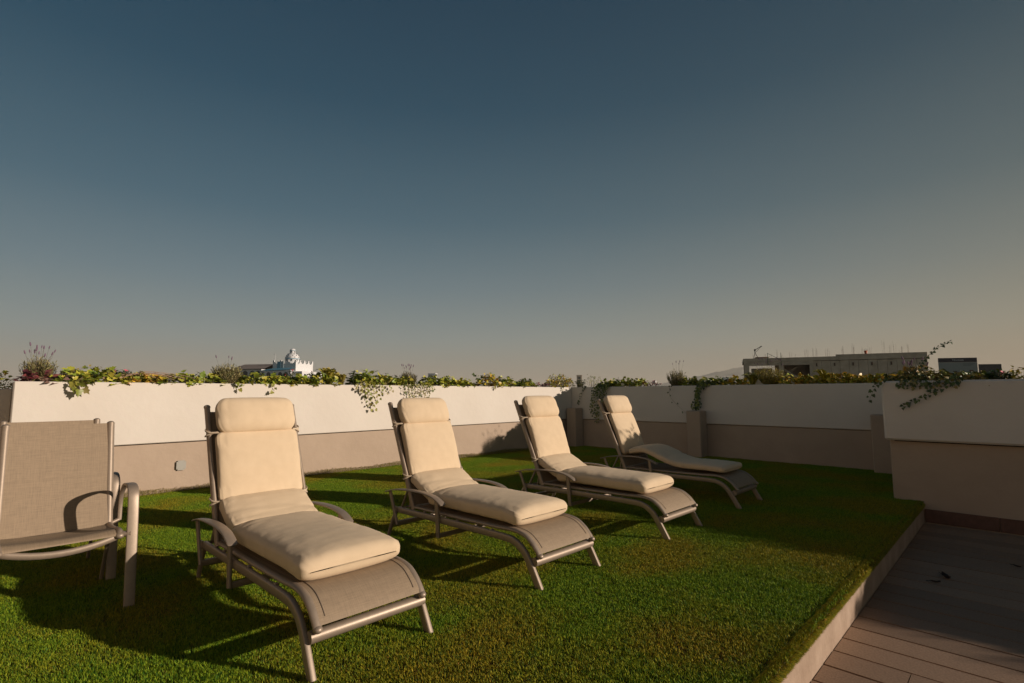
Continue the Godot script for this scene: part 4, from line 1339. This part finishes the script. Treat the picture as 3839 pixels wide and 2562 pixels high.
func unfinished() -> void:
	var u := Vector3(9.16, 0, 23.68).normalized()
	var turn := atan2(-u.z, u.x)
	# local: x along the front from the open end to the solid end, z out of the front
	var t := thing("unfinished_building", "grey concrete building under construction with rebar on its roof", "building", Vector3(80.92, -14.0, -25.57), turn)
	var top := 21.06
	part(t, "roof_slab", span(-0.2, 25.4, top - 0.62, top, -10.0, 0.0, 0.03), M.concrete)
	part(t, "edge_beam", span(-0.1, 9.9, top - 1.25, top - 0.63, -0.55, -0.06), M.concrete)
	part(t, "floor_slab", span(-0.2, 25.4, 17.0, 17.45, -10.0, 0.05), M.concrete)
	part(t, "lower_storeys", span(0.0, 25.2, 0.0, 17.0, -9.9, -0.1), M.concrete)
	for c in [[0.0, 0.72], [5.25, 5.95], [9.75, 10.2]]:
		part(t, "column", span(c[0], c[1], 17.45, top - 0.62, -0.72, -0.03, 0.02), M.concrete)
		part(t, "column", span(c[0], c[1], 17.45, top - 0.62, -9.7, -9.0, 0.02), M.concrete)
	part(t, "inner_wall", span(6.2, 10.2, 17.45, top - 0.62, -9.0, -8.8), M.concrete)
	part(t, "inner_wall", span(1.2, 4.6, 17.45, 19.6, -6.5, -6.3), M.concrete)
	part(t, "stair_flight", boxm(Vector3(7.4, 19.0, -3.5), Vector3(4.4, 0.3, 1.6), 0.0, Basis(Vector3(0, 0, 1), 0.62)), M.concrete)
	part(t, "stair_flight", boxm(Vector3(7.3, 18.3, -2.0), Vector3(3.6, 0.25, 1.4), 0.0, Basis(Vector3(0, 0, 1), -0.62)), M.concrete)
	# cast wall panels with form marks
	var x := 10.22
	var k := 0
	while x < 25.0:
		var w := minf(1.26, 25.25 - x)
		part(t, "wall_panel", span(x, x + w - 0.03, 17.45, top - 0.66 - 0.02 * (k % 3), -0.35, -0.12 + 0.02 * (k % 2), 0.012), M.concrete)
		if k % 2 == 0:
			part(t, "anchor", boxm(Vector3(x + 0.5, top - 1.3, -0.04), Vector3(0.16, 0.5, 0.16)), M.rust)
		x += w
		k += 1
	part(t, "end_wall", span(25.22, 25.36, 17.45, top - 0.64, -9.9, -0.1), M.concrete)
	part(t, "back_wall", span(10.2, 25.2, 17.45, top - 0.64, -9.9, -9.7), M.concrete)
	# starter bars, bundle by bundle
	var r := RandomNumberGenerator.new()
	r.seed = 33
	for i in 42:
		var bx := 0.1 + i * 0.61 + r.randf_range(-0.2, 0.2)
		if i < 2 or (i > 3 and i < 6) or i % 3 == 2:
			continue
		var hh := r.randf_range(0.9, 1.7) if i < 18 else r.randf_range(1.4, 2.7)
		var bz := r.randf_range(-8.0, -0.3)
		var st := S()
		for q in (3 + r.randi() % 3):
			var p := Vector3(bx + r.randf_range(-0.22, 0.22), top, bz + r.randf_range(-0.2, 0.2))
			bar(st, p, p + Vector3(r.randf_range(-0.1, 0.1), hh * r.randf_range(0.7, 1.0), r.randf_range(-0.05, 0.05)), oval(0.006, 0.006, 4))
		part(t, "rebar_bundle", done(st), M.rust)
	part(t, "parapet_stub", span(13.5, 25.4, top, top + 0.28, -0.4, 0.0, 0.02), M.concrete)
	# things standing on its roof
	var h := thing("roof_hoist", "small dark jib hoist on a tripod on the unfinished roof", "hoist", to_world(t, Vector3(1.75, top, -1.0)), turn)
	for a in [0.0, 2.1, 4.2]:
		part(h, "leg", barm(Vector3(cos(a) * 0.55, 0, sin(a) * 0.55), Vector3(0, 1.0, 0), oval(0.04, 0.04, 6)), M.dark)
	part(h, "mast", barm(Vector3(0, 0.9, 0), Vector3(0, 1.55, 0), oval(0.06, 0.06, 8)), M.dark)
	part(h, "jib", barm(Vector3(0, 1.5, 0), Vector3(1.0, 2.1, 0.1), oval(0.05, 0.05, 6)), M.dark)
	part(h, "jib_stay", barm(Vector3(0.05, 1.05, 0), Vector3(1.0, 2.05, 0.1), oval(0.03, 0.03, 6)), M.dark)
	part(h, "motor", boxm(Vector3(0, 1.5, 0), Vector3(0.28, 0.3, 0.25), 0.04), M.dark)
	part(h, "pulley", boxm(Vector3(1.02, 2.1, 0.1), Vector3(0.22, 0.16, 0.14), 0.03), M.dark)
	var f := thing("safety_rail", "thin sagging rail of posts and rope at the unfinished roof's edge", "rail", to_world(t, Vector3(3.6, top, -0.1)), turn)
	for px in [0.0, 2.0]:
		part(f, "post", barm(Vector3(px, -1.2, 0.16), Vector3(px, 0.85, 0.16), oval(0.035, 0.035, 6)), mat(lin(0.04, 0.09, 0.05), 0.6))
	part(f, "brace", barm(Vector3(0, 0.8, 0.16), Vector3(2.0, -0.4, 0.16), oval(0.03, 0.03, 6)), mat(lin(0.04, 0.09, 0.05), 0.6))
	var wd := thing("timber_pile", "low pile of boards on the unfinished roof", "boards", to_world(t, Vector3(2.6, top, -1.5)), turn)
	for q in 4:
		part(wd, "plank", boxm(Vector3(0.1 * q, 0.05 + 0.07 * q, 0.1 * q), Vector3(2.2, 0.06, 0.25), 0.01), M.dry)
	var og := thing("orange_bucket", "small orange bucket on the unfinished roof", "bucket", to_world(t, Vector3(17.6, top + 0.28, -0.2)), turn)
	var st2 := S()
	lathe(st2, [Vector2(0.18, 0.0), Vector2(0.24, 0.5), Vector2(0.20, 0.5), Vector2(0.15, 0.05)], Vector3.ZERO, 12)
	part(og, "pail", done(st2), mat(lin(0.6, 0.14, 0.05), 0.5))
	part(og, "handle", sweepm(smooth([Vector3(-0.24, 0.5, 0), Vector3(-0.1, 0.72, 0), Vector3(0.1, 0.72, 0), Vector3(0.24, 0.5, 0)], 4), Vector3(0, 0, 1), oval(0.015, 0.015, 5)), M.dark)

func to_world(n: Node3D, p: Vector3) -> Vector3:
	return n.position + Basis(Vector3.UP, n.rotation.y) * p

func billboard_picture() -> Image:
	# print: a pale field with a low brown and green landscape of roofs
	var img := Image.create(256, 160, false, Image.FORMAT_RGB8)
	var r := RandomNumberGenerator.new()
	r.seed = 8
	img.fill(Color(0.56, 0.58, 0.56))
	for i in 60:
		var x := r.randi() % 230
		var y := 62 + int(30.0 * absf(sin(x * 0.03))) + r.randi() % 40
		img.fill_rect(Rect2i(x, y, 12 + r.randi() % 26, 6 + r.randi() % 14), Color(0.42, 0.30, 0.22).lerp(Color(0.24, 0.28, 0.20), r.randf()))
	for i in 3:
		img.fill_rect(Rect2i(160, 12 + i * 9, 80 - i * 12, 3), Color(0.40, 0.42, 0.42))
	return img

func billboards() -> void:
	var d := Vector3(2.32, 0, 3.81).normalized()
	var turn := atan2(-d.z, d.x)
	var b := thing("billboard", "billboard with dark header, white lettering and printed picture beside the unfinished building", "billboard", Vector3(80.94, -14.0, 0.09), turn)
	# local x along the board, z towards the viewer
	var w := 4.46
	var pic := mat(Color.WHITE, 0.7)
	pic.albedo_texture = ImageTexture.create_from_image(billboard_picture())
	var q := QuadMesh.new()
	q.size = Vector2(w, 2.4)
	part(b, "header", span(0, w, 19.26, 19.85, -0.12, 0.06, 0.02), mat(lin(0.055, 0.045, 0.05), 0.6))
	part(b, "back_board", span(0, w, 16.8, 19.25, -0.12, 0.0, 0.02), M.grey_metal)
	part(b, "picture", q, pic, Vector3(w / 2, 18.04, 0.01))
	var tm := TextMesh.new()
	tm.text = "Vkuman"
	tm.font = SystemFont.new()
	tm.font.font_names = PackedStringArray(["Droid Serif"])
	tm.font_size = 32
	tm.pixel_size = 0.0105
	tm.depth = 0.02
	part(b, "lettering", tm, mat(lin(0.6, 0.58, 0.55), 0.6), Vector3(w * 0.5, 19.555, 0.075))
	for x in [0.5, w - 0.5]:
		part(b, "post", span(x - 0.12, x + 0.12, 0.0, 16.8, -0.35, -0.13), M.grey_metal)
	var c := thing("billboard", "smaller dark billboard with faint letters partly hidden by the dark shrub", "billboard", Vector3(83.45, -14.0, 3.98), turn)
	part(c, "board", span(0.05, 2.6, 16.6, 18.95, -0.1, 0.05, 0.02), mat(lin(0.10, 0.085, 0.08), 0.7))
	var t2 := TextMesh.new()
	t2.text = "V.N"
	t2.font = tm.font
	t2.font_size = 32
	t2.pixel_size = 0.012
	t2.depth = 0.02
	part(c, "lettering", t2, mat(lin(0.17, 0.15, 0.14), 0.7), Vector3(0.62, 18.3, 0.07))
	part(c, "post", span(1.1, 1.4, 0.0, 16.6, -0.3, -0.11), M.grey_metal)

func far_building(label: String, at: Vector3, w: float, h: float, d: float, cols: int, rows: int, m: Material, turn: float) -> void:
	var t := thing("apartment_block", label, "building", at, turn, "far blocks on the skyline")
	part(t, "wall", span(-w / 2, w / 2, 0, h, -d, 0), m)
	part(t, "roof_edge", span(-w / 2 - 0.3, w / 2 + 0.3, h, h + 0.8, -d - 0.3, 0.3), m)
	for r in rows:
		for c in cols:
			part(t, "window", boxm(Vector3(-w / 2 + w * (c + 0.5) / cols, h - 2.4 - 3.2 * r, 0.03), Vector3(w / cols * 0.5, 1.7, 0.1)), M.glass)

func background() -> void:
	church()
	unfinished()
	billboards()
	var face := -0.95
	far_building("white far-off slab block with a dark central strip above the second lounger", Vector3(353.0, -14, -480.0), 8.6, 38.6, 8, 3, 4, M.chalk, face)
	far_building("tiny pale block on the skyline right of the white slab block", Vector3(371.5, -14, -463.0), 4.4, 31.5, 5, 2, 2, M.chalk, face)
	far_building("grey banded block on the skyline near the planter corner", Vector3(474.0, -14, -357.0), 6.0, 36.0, 6, 1, 5, M.concrete, face)
	far_building("pale low block on the skyline left of the unfinished building", Vector3(598.0, -14, -232.0), 12.0, 33.0, 9, 3, 2, M.chalk, face)
	for q in [[1290.0, -830.0, 64.0, "tall thin radio mast on the hazy hill right of the planter corner"], [1335.0, -800.0, 52.0, "shorter thin radio mast beside the tall one on the hazy hill"]]:
		var mast := thing("radio_mast", q[3], "mast", Vector3(q[0], -14, q[1]), 0.0, "radio masts far off")
		part(mast, "pole", barm(Vector3.ZERO, Vector3(0, q[2], 0), oval(0.5, 0.5, 6)), M.rust)
		for k in 3:
			part(mast, "arm", barm(Vector3(-2.0, q[2] * (0.7 + 0.1 * k), 0), Vector3(2.0, q[2] * (0.7 + 0.1 * k), 0), oval(0.3, 0.3, 5)), M.rust)
	var tank := thing("water_tank", "small round white water tank on the hazy hill", "tank", Vector3(1375.0, -14, -760.0))
	var ts := S()
	lathe(ts, [Vector2(0.8, 0), Vector2(0.8, 42), Vector2(6, 45), Vector2(7, 49), Vector2(5, 53), Vector2(0, 54)], Vector3.ZERO, 14)
	part(tank, "bowl", done(ts), M.chalk)
	# a conifer beside the domed chapel
	var r := RandomNumberGenerator.new()
	r.seed = 91
	for c in [[37.5, -159.0, 21.6, "slender dark cypress left of the white domed building"], [33.5, -163.0, 20.6, "round-topped dark tree further left of the domed building"]]:
		var t := thing("cypress" if c[2] > 21 else "broad_tree", c[3], "tree", Vector3(c[0], -14, c[1]))
		var st := S()
		twig(st, [Vector3.ZERO, Vector3(0, c[2] * 0.6, 0), Vector3(0, c[2] * 0.95, 0)], 0.35, 0.06, 7)
		part(t, "trunk", done(st), M.stem)
		st = S()
		for i in 900:
			var f := r.randf()
			var y: float = c[2] * (0.35 + 0.65 * f)
			var rad: float = (1.0 - f) * 1.6 + 0.1 if c[2] > 21 else 2.2 * sqrt(maxf(1.0 - pow(f * 2.0 - 1.0, 2.0), 0.0))
			var a := r.randf() * TAU
			var p := Vector3(cos(a) * rad * sqrt(r.randf()), y, sin(a) * rad * sqrt(r.randf()))
			leaf(st, p, rdir(r, -0.2, 1.2), rdir(r, -0.5, 1.2), 0.55, 0.28, pick(r, DARK))
		part(t, "crown", done(st), M.leafy)
	# mountain and low hills far off
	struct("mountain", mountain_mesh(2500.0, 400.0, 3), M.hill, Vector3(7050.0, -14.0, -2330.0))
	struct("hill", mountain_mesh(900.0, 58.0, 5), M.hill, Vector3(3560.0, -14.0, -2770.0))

func mountain_mesh(radius: float, height: float, sd: int) -> ArrayMesh:
	var st := S()
	var f := FastNoiseLite.new()
	f.seed = sd
	f.frequency = 0.0035
	f.fractal_octaves = 5
	var rings := 26
	var k := 72
	var pt := func(i: int, j: int) -> Vector3:
		var q := float(i) / rings
		var a := TAU * (j % k) / k
		var p := Vector3(cos(a) * q * radius, 0, sin(a) * q * radius)
		var hh := pow(1.0 - q, 1.45) * height
		hh *= 1.0 + 0.22 * f.get_noise_2d(p.x + cos(a) * 300.0, p.z + sin(a) * 300.0) * minf(q * 4.0, 1.0)
		p.y = hh if i < rings else -2.0
		return p
	for i in rings:
		for j in k:
			var a: Vector3 = pt.call(i, j)
			var b: Vector3 = pt.call(i, j + 1)
			var c: Vector3 = pt.call(i + 1, j + 1)
			var d: Vector3 = pt.call(i + 1, j)
			if i > 0:
				tri(st, a, b, c)
			tri(st, a, c, d)
	return done(st)
